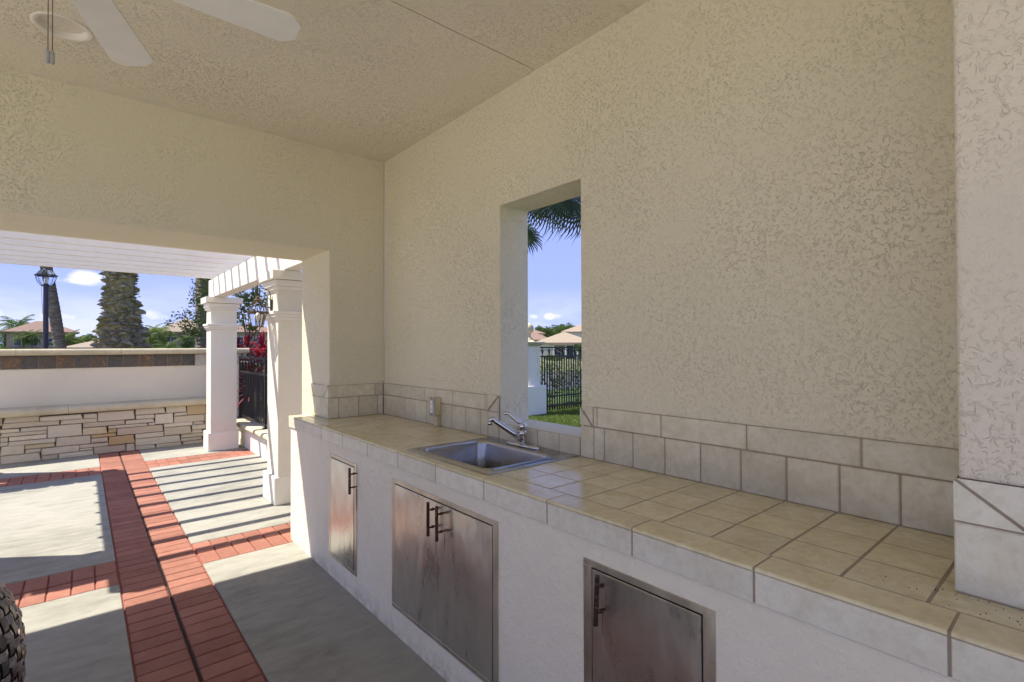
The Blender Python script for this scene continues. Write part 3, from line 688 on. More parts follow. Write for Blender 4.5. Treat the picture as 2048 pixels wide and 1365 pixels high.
# bench
MB(True).box(x0w,1.62,8.66,8.897,0,.56).build('mortar_core','mortar',wl)
for a,c in ((x0w,-.12),(-.117,1.405),(1.408,1.66)):
    MB(True).extrude(bull(8.535,8.899,.563,.655),'X',a,c).build('bench_cap','cap',wl)
ST=[(-0.737,-0.716,0.469,0.56),(-0.711,-0.39,0.49,0.56),(-0.385,0.022,0.485,0.544),(0.027,0.168,0.485,0.541),(0.17,0.565,0.426,0.55),(0.571,0.911,0.478,0.56),(0.916,1.164,0.473,0.56),(1.167,1.411,0.425,0.56),(0.574,0.787,0.419,0.474),(-0.719,-0.208,0.425,0.487),(-0.201,0.165,0.425,0.481),(0.464,0.787,0.361,0.414),(0.792,1.005,0.33,0.468),(1.01,1.164,0.425,0.468),(1.01,1.386,0.322,0.42),(0.022,0.46,0.363,0.422),(-0.736,-0.561,0.377,0.42),(-0.557,-0.321,0.375,0.42),(-0.736,-0.322,0.33,0.373),(-0.317,0.017,0.27,0.42),(0.022,0.273,0.266,0.358),(0.278,0.706,0.322,0.357),(0.278,0.365,0.266,0.317),(0.371,0.887,0.222,0.318),(0.71,0.787,0.322,0.357),(0.891,1.243,0.276,0.326),(1.247,1.384,0.276,0.318),(1.39,1.412,0.27,0.42),(-0.661,-0.325,0.27,0.325),(-0.735,-0.665,0.27,0.325),(-0.735,-0.668,0.222,0.266),(-0.664,-0.241,0.214,0.266),(-0.521,-0.24,0.156,0.21),(-0.236,0.1,0.152,0.262),(0.105,0.365,0.218,0.262),(0.105,0.279,0.157,0.214),(0.285,0.566,0.102,0.214),(0.568,0.889,0.155,0.218),(0.895,1.225,0.158,0.272),(1.229,1.405,0.208,0.272),(1.229,1.37,0.153,0.204),(0.569,1.091,0.054,0.151),(1.095,1.37,0.1,0.151),(1.095,1.363,0.05,0.096),(-0.735,-0.525,0.106,0.218),(-0.521,-0.376,0.106,0.152),(-0.734,-0.375,0.0,0.102),(-0.371,-0.014,0.066,0.148),(-0.012,0.281,0.098,0.148),(-0.009,0.128,0.07,0.094),(-0.37,-0.215,0.001,0.062),(-0.21,0.126,0.001,0.062),(0.13,0.469,0.001,0.094),(0.471,0.564,0.001,0.094),(.57,.80,.001,.05),(.804,1.11,.001,.05),(1.114,1.37,.001,.046)]
rr=random.Random(11)
# beyond the surveyed stretch continue the same ledge courses
def ledge(x0,x1):
    z=0.0
    while z<.55:
        h=min(rr.choice((.048,.06,.095,.105)),.56-z)
        x=x0
        while x<x1-.01:
            w=min(rr.uniform(.14,.42),x1-x)
            if x1-x-w<.08:w=x1-x
            if h>.09 and rr.random()<.45:
                ST.append((x,x+w-.005,z+.002,z+h*.5-.002)); ST.append((x,x+w-.005,z+h*.5+.002,z+h-.002))
            else: ST.append((x,x+w-.005,z+.002,z+h-.002))
            x+=w
        z+=h
ledge(-1.9,-.742); ledge(1.416,1.62)
for (a,c,z0_,z1_) in ST:
    d=rr.uniform(-.006,.026); j=lambda s=.004: rr.uniform(-s,s)
    g_=.0010; a+=g_;c-=g_;z0_+=g_;z1_-=g_
    if z0_<.01:z0_=.001
    yf=8.612-d
    # irregular front: 4 corners + inset rim + raised centre
    sk=min(.02,(c-a)*.12)*rr.choice((0,0,.5,1,-.8))
    lo=[(a,z0_),(c,z0_),(c+0,z1_),(a,z1_)]
    fr=[(a+max(0,sk)*0+j(.002),z0_+j(.0015)),(c+j(.002),z0_+j(.0015)),(c-abs(sk)*(sk>0)+j(.002),z1_+j(.0015)),(a+abs(sk)*(sk<0)+j(.002),z1_+j(.0015))]
    v=[(x,8.67,z) for x,z in lo]+[(x,yf+.006,z) for x,z in fr]
    cxx=(a+c)/2;cz=(z0_+z1_)/2; ins=.006
    inn=[(x+(ins if x<cxx else -ins),z+(ins if z<cz else -ins)) for x,z in fr]
    # subdivide inner face into a 3x2 relief
    nx,nz=4,2; gr_=[]
    for jx in range(nx+1):
        for jz in range(nz+1):
            u_=jx/nx;w_=jz/nz
            x=(inn[0][0]*(1-u_)+inn[1][0]*u_)*(1-w_)+(inn[3][0]*(1-u_)+inn[2][0]*u_)*w_
            z=(inn[0][1]*(1-u_)+inn[1][1]*u_)*(1-w_)+(inn[3][1]*(1-u_)+inn[2][1]*u_)*w_
            gr_.append((x,yf+rr.uniform(-.004,.003),z))
    o8=len(v); v+=gr_; G_=lambda jx,jz:o8+jx*(nz+1)+jz
    f=[(0,1,5,4),(1,2,6,5),(2,3,7,6),(3,0,4,7)]
    for jx in range(nx):
        for jz in range(nz): f.append((G_(jx,jz),G_(jx+1,jz),G_(jx+1,jz+1),G_(jx,jz+1)))
    f.append((4,5)+tuple(G_(jx,0) for jx in range(nx,-1,-1))); f.append((7,)+tuple(G_(jx,nz) for jx in range(0,nx+1))+(6,))
    f.append((4,)+tuple(G_(0,jz) for jz in range(0,nz+1))+(7,)); f.append((5,6)+tuple(G_(nx,jz) for jz in range(nz,-1,-1)))
    MB(True).add(v,f).build('ledge_stone','stone',wl)
# low return wall under the iron fence
lw=thing('low_wall','low white planter wall with rounded stone cap beside the columns','wall',U(1.9,7,0))
MB(True).box(1.75,2.05,4.2,8.655,0,.262).build('wall_body','white',lw)
for a,c in ((4.2,5.6),(5.603,7.1),(7.103,8.655)):
    p=bull(1.695,2.10,.264,.330); MB(True).extrude([(y,z) for y,z in p],'Y',a,c).build('wall_cap','cap',lw)

# =====================================================================
#                  PERGOLA (survey units)
# =====================================================================
pg_=thing('pergola','white pergola of deep slats on square stucco columns','pergola',U(.4,6.4,0))
def col(x0,x1,y0,y1,label):
    sh=MB(True).box(x0+.03,x1-.025,y0+.006,y1-.03,.2,2.0).build('column','stucco_out',pg_); tag(sh,label)
    if y0<6: bevelmesh(sh,.008)
    b=MB(True).box(x0,x1,y0,y1,0,.248,.006); b.build('plinth','white',sh)
    b=MB(True)
    for (z0_,z1_,e) in ((1.645,1.668,.016),(1.668,1.695,.028),(1.695,1.722,.040)): b.box(x0+.03-e,x1-.025+e,y0+.006-e,y1-.03+e,z0_,z1_-.0005,.003)
    b.build('necking','trimw',sh)
    b=MB(True)
    for (z0_,z1_,e) in ((1.915,1.945,.020),(1.945,2.0,.034),(2.003,2.084,.062)): b.box(x0+.03-e,x1-.025+e,y0+.006-e,y1-.03+e,z0_,z1_-.0005,.004)
    b.build('capital','trimw',sh)
col(1.300,1.670,7.812,8.156,'column standing before the stone bench wall'); col(1.300,1.670,4.756,5.130,'column nearest the opening with a copper lantern')
col(-1.16,-.79,7.812,8.156,'column left of the brick band by the bench wall'); col(-1.16,-.79,4.756,5.130,'column left of the opening')
for x0 in (1.362,-.962):
    MB(True).box(x0,x0+.140,4.13 if x0>0 else 4.47,8.17,2.086,2.338,.004).build('beam','white',pg_)
ys_=[7.90-.3665*k for k in range(9)]
for y in ys_:
    MB(True).box(-1.12,1.69,y-.022,y+.022,2.3395,2.475,.003).build('slat','white',pg_)
# solid tiled cross roofs of the neighbouring bay
def barrel_roof(y0,y1,zf,label):
    r_=thing('tiled_canopy',label,'canopy',U(-2,y0,2.3),'tiled canopies over the left bay')
    MB(True).box(-3.4,-1.13,y0+.03,y1,zf,zf+.10).build('fascia','white',r_)
    b=MB(True)
    x=-3.4
    while x<-1.3:
        pts=[]
        n_=8
        v=[];f=[]
        for jj,(yy_,zz_) in enumerate(((y0-.01,zf+.11),(y1,zf+.20))):
            for k in range(n_+1):
                t=pi*k/n_; v.append((x+.085-.085*math.cos(t),yy_-(.0),zz_+.05*math.sin(t)))
        for k in range(n_): f.append((k,k+1,k+n_+2,k+n_+1))
        b.add(v,f); x+=.19
    b.build('roof_tile','roof',r_); return r_
barrel_roof(4.88,5.36,2.35,'tile topped canopy nearest the opening in the left bay')
barrel_roof(7.84,8.28,2.35,'tile topped canopy nearest the bench wall in the left bay')

# =====================================================================
#              LANTERN ON THE COLUMN
# =====================================================================
lx,ly,lz=1.262,5.17,FLOOR+1.68*K+.035
def lantern(base,label,cat,mat,scale,wall_dx=None):
    t=thing('wall_lantern' if wall_dx else 'lantern',label,cat,base)
    B=Vector(base); s=scale
    m=MB(); 
    for k in range(6):
        a=2*pi*k/6; m.tube([B+Vector((.075*s*math.cos(a),.075*s*math.sin(a),0)),B+Vector((.045*s*math.cos(a),.045*s*math.sin(a),-.125*s))],.0035*s,6)
        m.tube([B+Vector((.075*s*math.cos(a),.075*s*math.sin(a),.005*s)),B+Vector((.062*s*math.cos(a),.062*s*math.sin(a),.06*s)),B+Vector((.03*s*math.cos(a),.03*s*math.sin(a),.095*s))],.0035*s,6)
    m.lathe([(.070,-.006),(.083,-.006),(.083,.008),(.070,.008),(.070,-.006)],B,6 if 0 else 24) if s==1 else m.lathe([(.070*s,-.006*s),(.083*s,-.006*s),(.083*s,.008*s),(.070*s,.008*s),(.070*s,-.006*s)],B,24)
    m.lathe([(0,-.128*s),(.047*s,-.128*s),(.047*s,-.120*s),(0,-.120*s)],B,16)
    m.build('cage',mat,t)
    g_=MB().lathe([(.041*s,-.119*s),(.0705*s,-.004*s)],B,6 if wall_dx else 16); g_.build('glass','glass',t)
    MB().lathe([(.034*s,.09*s),(.034*s,.112*s),(.022*s,.118*s),(.018*s,.135*s),(.006*s,.142*s),(.006*s,.16*s),(0,.165*s)],B,16).build('cap',mat,t,smooth=False)
    MB().lathe([(0,-.12*s),(.004*s,-.12*s),(.008*s,-.07*s),(.020*s,-.05*s),(.022*s,-.03*s),(.012*s,-.005*s),(0,0)],B,12).build('bulb','bulb',t,smooth=True)
    return t,B
t,B=lantern((lx,ly,lz),'copper glass lantern on a scrolled arm beside the near column','lantern','bronze_l',1.06,wall_dx=.1)
px_=1.33*K
m=MB(); 
m.tube([(px_+.002,ly,lz+.055),(px_-.02,ly,lz+.05),(lx+.03,ly,lz+.06),(lx+.02,ly,lz+.10)],.0055,8)
pts=[]
for k in range(14):
    a=R(-20+k*20); rr_=.062-.0026*k; pts.append((lx+.045+rr_*math.cos(a)*-.9,ly,lz+.175+rr_*math.sin(a)))
m.tube([(px_-.01,ly,lz+.07),(px_-.012,ly,lz+.16),(px_-.03,ly,lz+.215),(lx+.03,ly,lz+.235),(lx-.01,ly,lz+.215),(lx-.02,ly,lz+.185),(lx,ly,lz+.17)],.0045,8)
m.tube([(lx,ly,lz+.17),(lx,ly,lz+.26)],.004,8); m.tube([(lx-.02,ly,lz+.24),(lx+.04,ly,lz+.20),(px_-.012,ly,lz+.12)],.003,6)
m.build('arm','iron',t); MB().box(px_-.012,px_+.001,ly-.03,ly+.03,lz+.02,lz+.13,.004).build('back_plate','iron',t)

# ---- tall lamp post beyond the wall ----
lp=thing('lamp_post','tall dark blue lamp post with a glass lantern beyond the garden wall','lamp post',(-.48,12.22,-.3))
bx,by=-.480,12.22
MB().lathe([(.06,0),(.06,.25),(.045,.3),(.038,.4),(.038,2.83),(.03,2.85),(.0,2.85)],(bx,by,-.3),20).build('pole','navy',lp,smooth=False)
B=Vector((bx,by,2.695)); m=MB()
m.lathe([(.135,-.012),(.158,-.012),(.160,.004),(.135,.012),(.135,-.012)],B,28)
for k in range(8):
    a=2*pi*k/8; c_,s_=math.cos(a),math.sin(a)
    m.tube([B+Vector((r_*c_,r_*s_,z)) for r_,z in ((.140,0),(.138,-.05),(.115,-.12),(.07,-.185))],.004,5)
    m.tube([B+Vector((r_*c_,r_*s_,z)) for r_,z in ((.132,.01),(.10,.06),(.065,.10))],.004,5)
m.lathe([(.0,.12),(.055,.11),(.07,.098),(.06,.092),(0,.092)],B,20); m.lathe([(.035,-.20),(.072,-.192),(.072,-.18),(.0,-.18)],B,20)
m.build('cage','navy',lp)
MB().lathe([(.065,-.182),(.108,-.12),(.132,-.05),(.134,0)],B,20).build('glass','glass',lp,smooth=True)
MB().lathe([(.128,.012),(.097,.06),(.063,.096)],B,20).build('glass','glass',lp,smooth=True)
MB().lathe([(0,-.18),(.02,-.17),(.03,-.12),(.028,-.07),(.01,-.03),(0,-.03)],B,14).build('bulb','bulb',lp,smooth=True)
m=MB().tube([(bx-.05,by,2.50),(bx-.062,by,2.47),(bx-.05,by,2.2),(bx-.042,by,2.0)],.004,6); m.build('cable','plate',lp)

# =====================================================================
#            IRON FENCES
# =====================================================================
def fence(name,label,origin,direc,length,z0,z1,cat='fence',posts=(),pitch=.08,arch=.17,zr=(.2,),mat='iron',h2=.2,bar=.0085):
    t=thing(name,label,cat,origin); o=Vector(origin); d=Vector(direc).normalized(); sd_=Vector((-d.y,d.x,0))
    mat4=Matrix(((d.x,sd_.x,0,o.x),(d.y,sd_.y,0,o.y),(0,0,1,0),(0,0,0,1)))
    def B(m): return m.xf(mat4)
    def rail(z): 
        B(MB().box(0,length,-.014,.014,z-.016,z+.016)).build('rail',mat,t)
    rail(z1-.016); rail(z1-h2)
    for z in zr: rail(z0+z)
    x=pitch/2
    while x<length:
        B(MB().box(x-bar,x+bar,-bar,bar,z0+.02,z1-h2)).build('bar',mat,t); x+=pitch
    x=0
    while x<length-arch*.5:
        m=MB()
        for s_ in (1,-1):
            pts=[]
            for k in range(7):
                a=k/6; pts.append((x+arch/2+s_*arch*.5*(1-a*a*.0)*(math.cos(a*pi/2)),0,z1-h2+ (h2-.03)*math.sin(a*pi/2)))
            pts=[(x+arch/2+s_*(arch/2)*math.cos(a),0,z1-h2+(h2*.72)*math.sin(a)) for a in [pi/2*k/6 for k in range(7)]]
            m.tube(pts,.0075,5)
            m.tube([(x+arch/2+s_*arch*.5,0,z1-.02),(x+arch/2+s_*arch*.36,0,z1-h2*.35),(x+arch/2+s_*arch*.5,0,z1-h2*.62),(x+arch/2+s_*arch*.5,0,z1-h2)],.0065,5)
        m.lathe([(0,.022),(.024,0),(0,-.022)],(x,0,z1-h2*.36),6)
        B(m).build('scroll',mat,t); x+=arch
    for p in posts:
        q=MB().box(p-.022,p+.022,-.022,.022,z0-.02,z1+.012,.003); q.box(p-.045,p+.045,-.045,.045,z0-.021,z0-.012); B(q).build('post',mat,t)
    return t
z_=lambda z:z*K+FLOOR
fence('iron_fence','black iron fence on the low wall between the two white columns',(1.86*K,4.75*K,0),(0,1,0),4.04,z_(.35),z_(1.262),posts=(.02,2.545,4.02),pitch=.0935,arch=.187,h2=.24,zr=(.03,))
fence('iron_fence','tall black iron fence standing on the lawn beyond the window opening',(7.30*K,7.80*K,0),(1,0,0),4.4,z_(-.01),z_(1.388),posts=(4.38,),pitch=.079,arch=.21,h2=.205*K,zr=(.118*K,.323*K),bar=.0125)
# pedestal with ball finial
pd=thing('pedestal','pale paneled stucco pedestal topped by a stone ball','pedestal',U(7.159,7.871,0))
PXc,PYc=7.159,7.871
MB(True).box(PXc-.271,PXc+.271,PYc-.271,PYc+.271,-.02,.565,.01).build('plinth','white',pd)
MB(True).box(PXc-.262,PXc+.262,PYc-.262,PYc+.262,.5655,.585,.006).build('plinth_cap','white',pd)
b=MB(True).box(PXc-.164,PXc+.164,PYc-.164,PYc+.164,.58,1.40)
for (sx,sy) in ((1,0),(-1,0),(0,1),(0,-1)):
    for (u0,u1,w0,w1) in ((-.174,-.112,.586,1.40),(.112,.174,.586,1.40),(-.1118,.1118,.586,.66),(-.1118,.1118,1.31,1.40)):
        if sx: b.box(PXc+sx*.162,PXc+sx*.174,PYc+u0,PYc+u1,w0,w1,.002)
        else: b.box(PXc+u0*.99,PXc+u1*.99,PYc+sy*.162,PYc+sy*.1745,w0,w1,.002)
b.build('shaft','white',pd)
b=MB(True)
for z0_,z1_,w in ((1.40,1.428,.195),(1.4283,1.452,.222),(1.4523,1.495,.250)): b.box(PXc-w,PXc+w,PYc-w,PYc+w,z0_,z1_,.006)
b.build('cap','cap',pd)
MB(True).lathe([(.0,1.58),(.20,1.497),(.22,1.4955)],(PXc,PYc,0),4).build('cap_slope','cap',pd)
MB(True).lathe([(.12,1.50),(.10,1.56),(.055,1.60),(.05,1.63),(.06,1.66)]+[(.118*math.cos(a),1.772+.118*math.sin(a)) for a in [R(-62+19*k) for k in range(9)]],(PXc,PYc,0),28).build('ball_finial','cap',pd,smooth=True)

# =====================================================================
#             WICKER CHAIR  (left edge of the picture)
# =====================================================================
chx,chy=-.456,1.86
ch=thing('wicker_chair','dark woven wicker barrel chair on the patio','chair',(chx,chy,FLOOR))
def prof_r(z):  # barrel radius by height above the floor
    pts=[(.0,.30),(.38,.335),(.66,.345),(.74,.338),(.81,.315),(.86,.280),(.89,.24)]
    for (a,ra),(c,rc) in zip(pts[:-1],pts[1:]):
        if z<=c: return ra+(rc-ra)*max(0,(z-a))/(c-a)
    return pts[-1][1]
# back shell spans 300 degrees, open towards -X +Y
W_=MB(); V_=MB(); rows=27; cols=50; z0c,z1c=.06,.885; rr=random.Random(5)
for i in range(rows):
    za=z0c+(z1c-z0c)*i/rows; zb=z0c+(z1c-z0c)*(i+1)/rows
    for j in range(cols):
        t0=R(-150+300*j/cols); t1=R(-150+300*(j+1)/cols)
        up=(i+j)%2==0
        tgt=W_ if up else V_
        ma=.12 if up else .0; mb_=.10 if up else .16
        a0=t0+(t1-t0)*(mb_ if not up else .02); a1=t1-(t1-t0)*(mb_ if not up else .02)
        zz0=za+(zb-za)*(ma if up else -.05); zz1=zb-(zb-za)*(ma if up else -.05)
        e=.006 if up else .0015
        v=[];
        for kk in range(5):
            s_=kk/4; bulge=math.sin(pi*s_)*e
            if up:
                a=a0+(a1-a0)*s_
                for zz in (zz0,(zz0+zz1)/2,zz1):
                    rad=prof_r(zz)+bulge+(.0015 if zz not in(zz0,zz1) else 0)-.002
                    v.append((chx+rad*math.cos(a),chy+rad*math.sin(a),FLOOR+zz))
            else:
                zz=zz0+(zz1-zz0)*s_
                for a in (a0,(a0+a1)/2,a1):
                    rad=prof_r(zz)+bulge
                    v.append((chx+rad*math.cos(a),chy+rad*math.sin(a),FLOOR+zz))
        tgt.add(v,[(k*3+q,k*3+q+1,(k+1)*3+q+1,(k+1)*3+q) for k in range(4) for q in range(2)])
tag(W_.build('weave_strap','wick2',ch),kind='stuff'); tag(V_.build('weave_upright','wicker',ch),kind='stuff')
b=MB(); v=[];f=[]
nz_=18;na=40
for i in range(nz_+1):
    zz=.05+.85*i/nz_
    for j in range(na+1):
        a=R(-150+300*j/na); rad=prof_r(zz)-.008; v.append((chx+rad*math.cos(a),chy+rad*math.sin(a),FLOOR+zz))
for i in range(nz_+1):
    zz=.05+.85*i/nz_
    for j in range(na+1):
        a=R(-150+300*j/na); rad=prof_r(zz)-.030; v.append((chx+rad*math.cos(a),chy+rad*math.sin(a),FLOOR+zz))
st_=(nz_+1)*(na+1)
for i in range(nz_):
    for j in range(na):
        a=i*(na+1)+j; f.append((a,a+1,a+na+2,a+na+1)); f.append((st_+a,st_+a+na+1,st_+a+na+2,st_+a+1))
b.add(v,f).build('shell','gap',ch)
b=MB(); b.tube([(chx+.268*math.cos(R(a)),chy+.268*math.sin(R(a)),FLOOR+.885) for a in range(-150,151,10)],.024,10)
b.build('rim','wicker',ch,smooth=True)
MB().extrude([(chx+.29*math.cos(R(a)),chy+.29*math.sin(R(a))) for a in range(0,360,15)],'Z',FLOOR+.36,FLOOR+.42).build('seat','wicker',ch)
MB().extrude([(chx+.265*math.cos(R(a)),chy+.265*math.sin(R(a))) for a in range(0,360,15)],'Z',FLOOR+.42,FLOOR+.48).build('cushion','plastic',ch)
for a in (45,135,225,315):
    MB().tube([(chx+.26*math.cos(R(a)),chy+.26*math.sin(R(a)),FLOOR+.36),(chx+.27*math.cos(R(a)),chy+.27*math.sin(R(a)),FLOOR)],.018,8).build('leg','wicker',ch)

# =====================================================================
#            GROUND, LAKE, LAWN
# =====================================================================
sdir=Vector((.649,.761,0)); ldir=Vector((.761,-.649,0))
def gz(s):
    pts=[(-2000,-.13),(17,-.13),(21,-.5),(25,-2.2),(30,-2.6),(62,-2.6),(67,-2.1),(72,-1.5),(100,-1.2),(3500,-1.2)]
    for (a,za),(c,zc) in zip(pts[:-1],pts[1:]):
        if s<=c: return za+(zc-za)*(s-a)/(c-a)
    return -1.2
ss=[-2000,-300,-60,-20,0,10,17,19,21,23,25,30,45,62,64,67,69,72,85,100,150,400,3500]
ls=[-2500,-600,-150,-60,-30,-15,0,15,30,60,150,600,2500]
v=[];f=[]
for s_ in ss:
    for l_ in ls:
        p=sdir*s_+ldir*l_; v.append((p.x,p.y,gz(s_)))
for i in range(len(ss)-1):
    for j in range(len(ls)-1):
        a=i*len(ls)+j; f.append((a,a+1,a+len(ls)+1,a+len(ls)))
tag(MB().add(v,f).build('ground','earth'),kind='structure',label='grassy ground running to the lake and the far bank')
p=[sdir*s_+ldir*l_ for s_,l_ in ((22,-500),(22,500),(71,500),(71,-500))]
tag(MB().add([(q.x,q.y,-1.9) for q in p],[(0,1,2,3)]).build('lake','water'),kind='structure',label='calm lake beyond the fences')
# lawn behind the window
lawn=tag(MB().box(2.06,16,-3,12.5,-.2,FLOOR-.045).build('lawn','grass'),kind='structure',label='green lawn outside the window opening')
tag(MB().box(-26,-5.25,-14,12,-.2,FLOOR-.012).build('bounce_deck','deck'),kind='structure',label='unseen pale deck beside the patio, added to bounce sunlight')  # added out of view as a sunlit reflector for the interior
tag(MB().box(-5.2,2.03,-12,-4.2,-.2,FLOOR-.012).build('bounce_deck','deck'),kind='structure',label='unseen pale deck behind the patio, added to bounce sunlight')
def blades(name,label,area,n,h,mat,z,seed,parent=None):
    r_=random.Random(seed); v=[];f=[]
    for k in range(n):
        x=r_.uniform(area[0],area[1]); y=r_.uniform(area[2],area[3]); a=r_.uniform(0,pi); hh=h*r_.uniform(.6,1.3); w=.0045*r_.uniform(.8,1.6)
        l_=r_.uniform(-.03,.03); l2=r_.uniform(-.03,.03); i=len(v)
        v+=[(x-w*math.cos(a),y-w*math.sin(a),z),(x+w*math.cos(a),y+w*math.sin(a),z),(x+l_,y+l2,z+hh)]; f.append((i,i+1,i+2))
    m=MB().add(v,f); m.keep=True; return tag(m.build(name,mat,parent),kind='stuff',label=label)
blades('grass','short green grass blades on the lawn by the iron fence',(5.2,11.5,5.2,9.2),90000,.055,'blade',FLOOR-.05,4)

# =====================================================================
#            VEGETATION
# =====================================================================
def leaf_quads(centers,n,size,seed,squash=1,tri_=False):
    r_=random.Random(seed); v=[];f=[]
    for k in range(n):
        c,rad=centers[r_.randrange(len(centers))]
        while True:
            d=Vector((r_.uniform(-1,1),r_.uniform(-1,1),r_.uniform(-1,1)))
            if .25<d.length<1: break
        d.normalize(); rr_=rad*(r_.random()**.35); p=Vector(c)+Vector((d.x*rr_,d.y*rr_,d.z*rr_*squash))
        a=Vector((r_.gauss(0,1),r_.gauss(0,1),r_.gauss(0,.6))).normalized(); q=a.cross(Vector((r_.gauss(0,1),r_.gauss(0,1),r_.gauss(0,1)))).normalized()
        s_=size*r_.uniform(.6,1.4); i=len(v)
        v+=[p-a*s_,p+q*s_*.4,p+a*s_,p-q*s_*.4]; f.append((i,i+1,i+2,i+3))
    m=MB().add(v,f); m.keep=True; return m
def tree(label,base,h,cr_,seed,mat='leaf',n=2600,size=.16,trunk=.14,nc=9,group=None,squash=.8):
    r_=random.Random(seed); B=Vector(base); t=thing('broadleaf_tree',label,'tree',base,group)
    cs=[]; m=MB(); fork=B+Vector((0,0,h*.42)); m.tube([B,B+Vector((.05*h*.2,0,h*.2)),fork],[trunk,trunk*.8,trunk*.65],8)
    for k in range(nc):
        a=2*pi*k/nc+r_.uniform(-.4,.4); rr_=cr_*r_.uniform(.25,.78); z=h-cr_*squash+cr_*squash*r_.uniform(-.55,.55)
        c=B+Vector((rr_*math.cos(a),rr_*math.sin(a),z)); cs.append((c,cr_*r_.uniform(.32,.5)))
        m.tube([fork,fork.lerp(c,.5)+Vector((0,0,-.1)),c],[trunk*.5,trunk*.3,trunk*.12],5)
    cs.append((B+Vector((0,0,h-cr_*.5)),cr_*.5))
    m.build('trunk','bark',t); tag(leaf_quads(cs,n,size,seed+1,.85).build('crown',mat,t),kind='stuff'); return t
def feather_mesh(L_,droop,seed,n=26,w=.42):
    """one pinnate frond in local coords, growing +X then arching down"""
    r_=random.Random(seed); v=[];f=[]; pts=[]
    for k in range(n+1):
        u_=k/n; pts.append(Vector((L_*(u_-.18*u_*u_*droop),0,L_*(.42*u_-droop*.62*u_*u_))))
    for k in range(n):
        for q in range(4):
            pass
    m=MB(); m.tube(pts[::3]+[pts[-1]],[.022*L_*.6*(1-.8*i/(len(pts[::3]))) for i in range(len(pts[::3])+1)],4)
    for k in range(3,n+1):
        u_=k/n; l_=L_*w*math.sin(pi*min(1,.16+u_*.80))**.7*r_.uniform(.85,1.1); p=pts[k]; d=(pts[k]-pts[k-1]).normalized()
        for s_ in (1,-1):
            tip=p+d*l_*.55+Vector((0,s_*l_*.72,-l_*.35*r_.uniform(.6,1.4))); ww=d*.016*L_; mid=p.lerp(tip,.5)+Vector((0,0,l_*.06))
            i=len(m.v); m.v+=[tuple(p),tuple(mid+ww),tuple(tip),tuple(mid-ww)]; m.f.append((i,i+1,i+2,i+3))
    m.keep=True; return m
def palm(name,label,base,h,L_,nf,seed,mat='leafd',trunk=.16,lean=(0,0),tm='ring',group=None,droop=1.0,tr_top=None):
    r_=random.Random(seed); B=Vector(base); t=thing(name,label,'palm tree',base,group)
    top_=B+Vector((lean[0],lean[1],h)); m=MB(); m.tube([B,B+Vector((lean[0]*.2,lean[1]*.2,h*.35)),B+Vector((lean[0]*.6,lean[1]*.6,h*.7)),top_],[trunk*1.3,trunk,trunk*.9,tr_top or trunk*.75],10); m.build('trunk',tm,t)
    meshes=[]
    for k in range(3):
        o=feather_mesh(L_,droop*(.8+.35*k),seed+k).build('frond',mat); meshes.append(o.data); bpy.data.objects.remove(o)
    for k in range(nf):
        a=2*pi*k/nf*1.618*2; tilt=R(-55+110*(k/nf)*r_.uniform(.8,1.1)); 
        o=bpy.data.objects.new('frond',meshes[k%3]); C.objects.link(o); o.parent=t; o['_w']=t['_w']
        o.matrix_local=Matrix.Translation(top_-B)@Matrix.Rotation(a+r_.uniform(-.2,.2),4,'Z')@Matrix.Rotation(tilt,4,'Y')
    return t
# ringed coconut trunk, leaning
def trunk_rings(pts,rs,parent,mat,n=16,amp=.012,step=.07):
    pts=[Vector(p) for p in pts]; P_=[];Rr=[]; 
    tot=sum((pts[i+1]-pts[i]).length for i in range(len(pts)-1)); k=0; d=0
    while d<tot:
        q=d; i=0
        while i<len(pts)-2 and q>(pts[i+1]-pts[i]).length: q-=(pts[i+1]-pts[i]).length; i+=1
        u_=q/(pts[i+1]-pts[i]).length; P_.append(pts[i].lerp(pts[i+1],u_)); r0=rs[i]*(1-u_)+rs[i+1]*u_; Rr.append(r0+(amp if k%2 else -amp*.3)*random.Random(k).uniform(.5,1.2)); d+=step*.5 if k%2 else step*.5; k+=1
    return MB().tube(P_,Rr,n).build('trunk',mat,parent,smooth=False)
def pxw(x,y,D):  # a point at depth D along the camera axis (used only to read positions off the survey)
    return Vector((0,0,1.4))+(cf+cr*((x-1024)/1010.94)-cu*((y-682.5)/1010.94))*D
cp=thing('coconut_palm','slender grey ringed palm trunk leaning behind the lamp post','palm tree',(-.30,14.14,-.13))
trunk_rings([(-.29,14.15,-.13),(-.33,14.15,1.4),(-.43,14.15,2.2),(-.60,14.15,3.4),(-.7,14.15,6.2)],[.105,.102,.10,.095,.085],cp,'ring',18,.006,.09)
fm=[feather_mesh(2.6,1.0+.3*k,50+k,30).build('frond','leafd') for k in range(2)]
for o in fm: bpy.data.objects.remove(bpy.data.objects[o.name]) if 0 else None
for k in range(14):
    o=bpy.data.objects.new('frond',fm[k%2].data); C.objects.link(o); o.parent=cp; o['_w']=cp['_w']
    o.matrix_local=Matrix.Translation(Vector((-.4,0,6.3)))@Matrix.Rotation(k*2.4,4,'Z')@Matrix.Rotation(R(-50+7*k),4,'Y')
for o in fm: bpy.data.objects.remove(o)
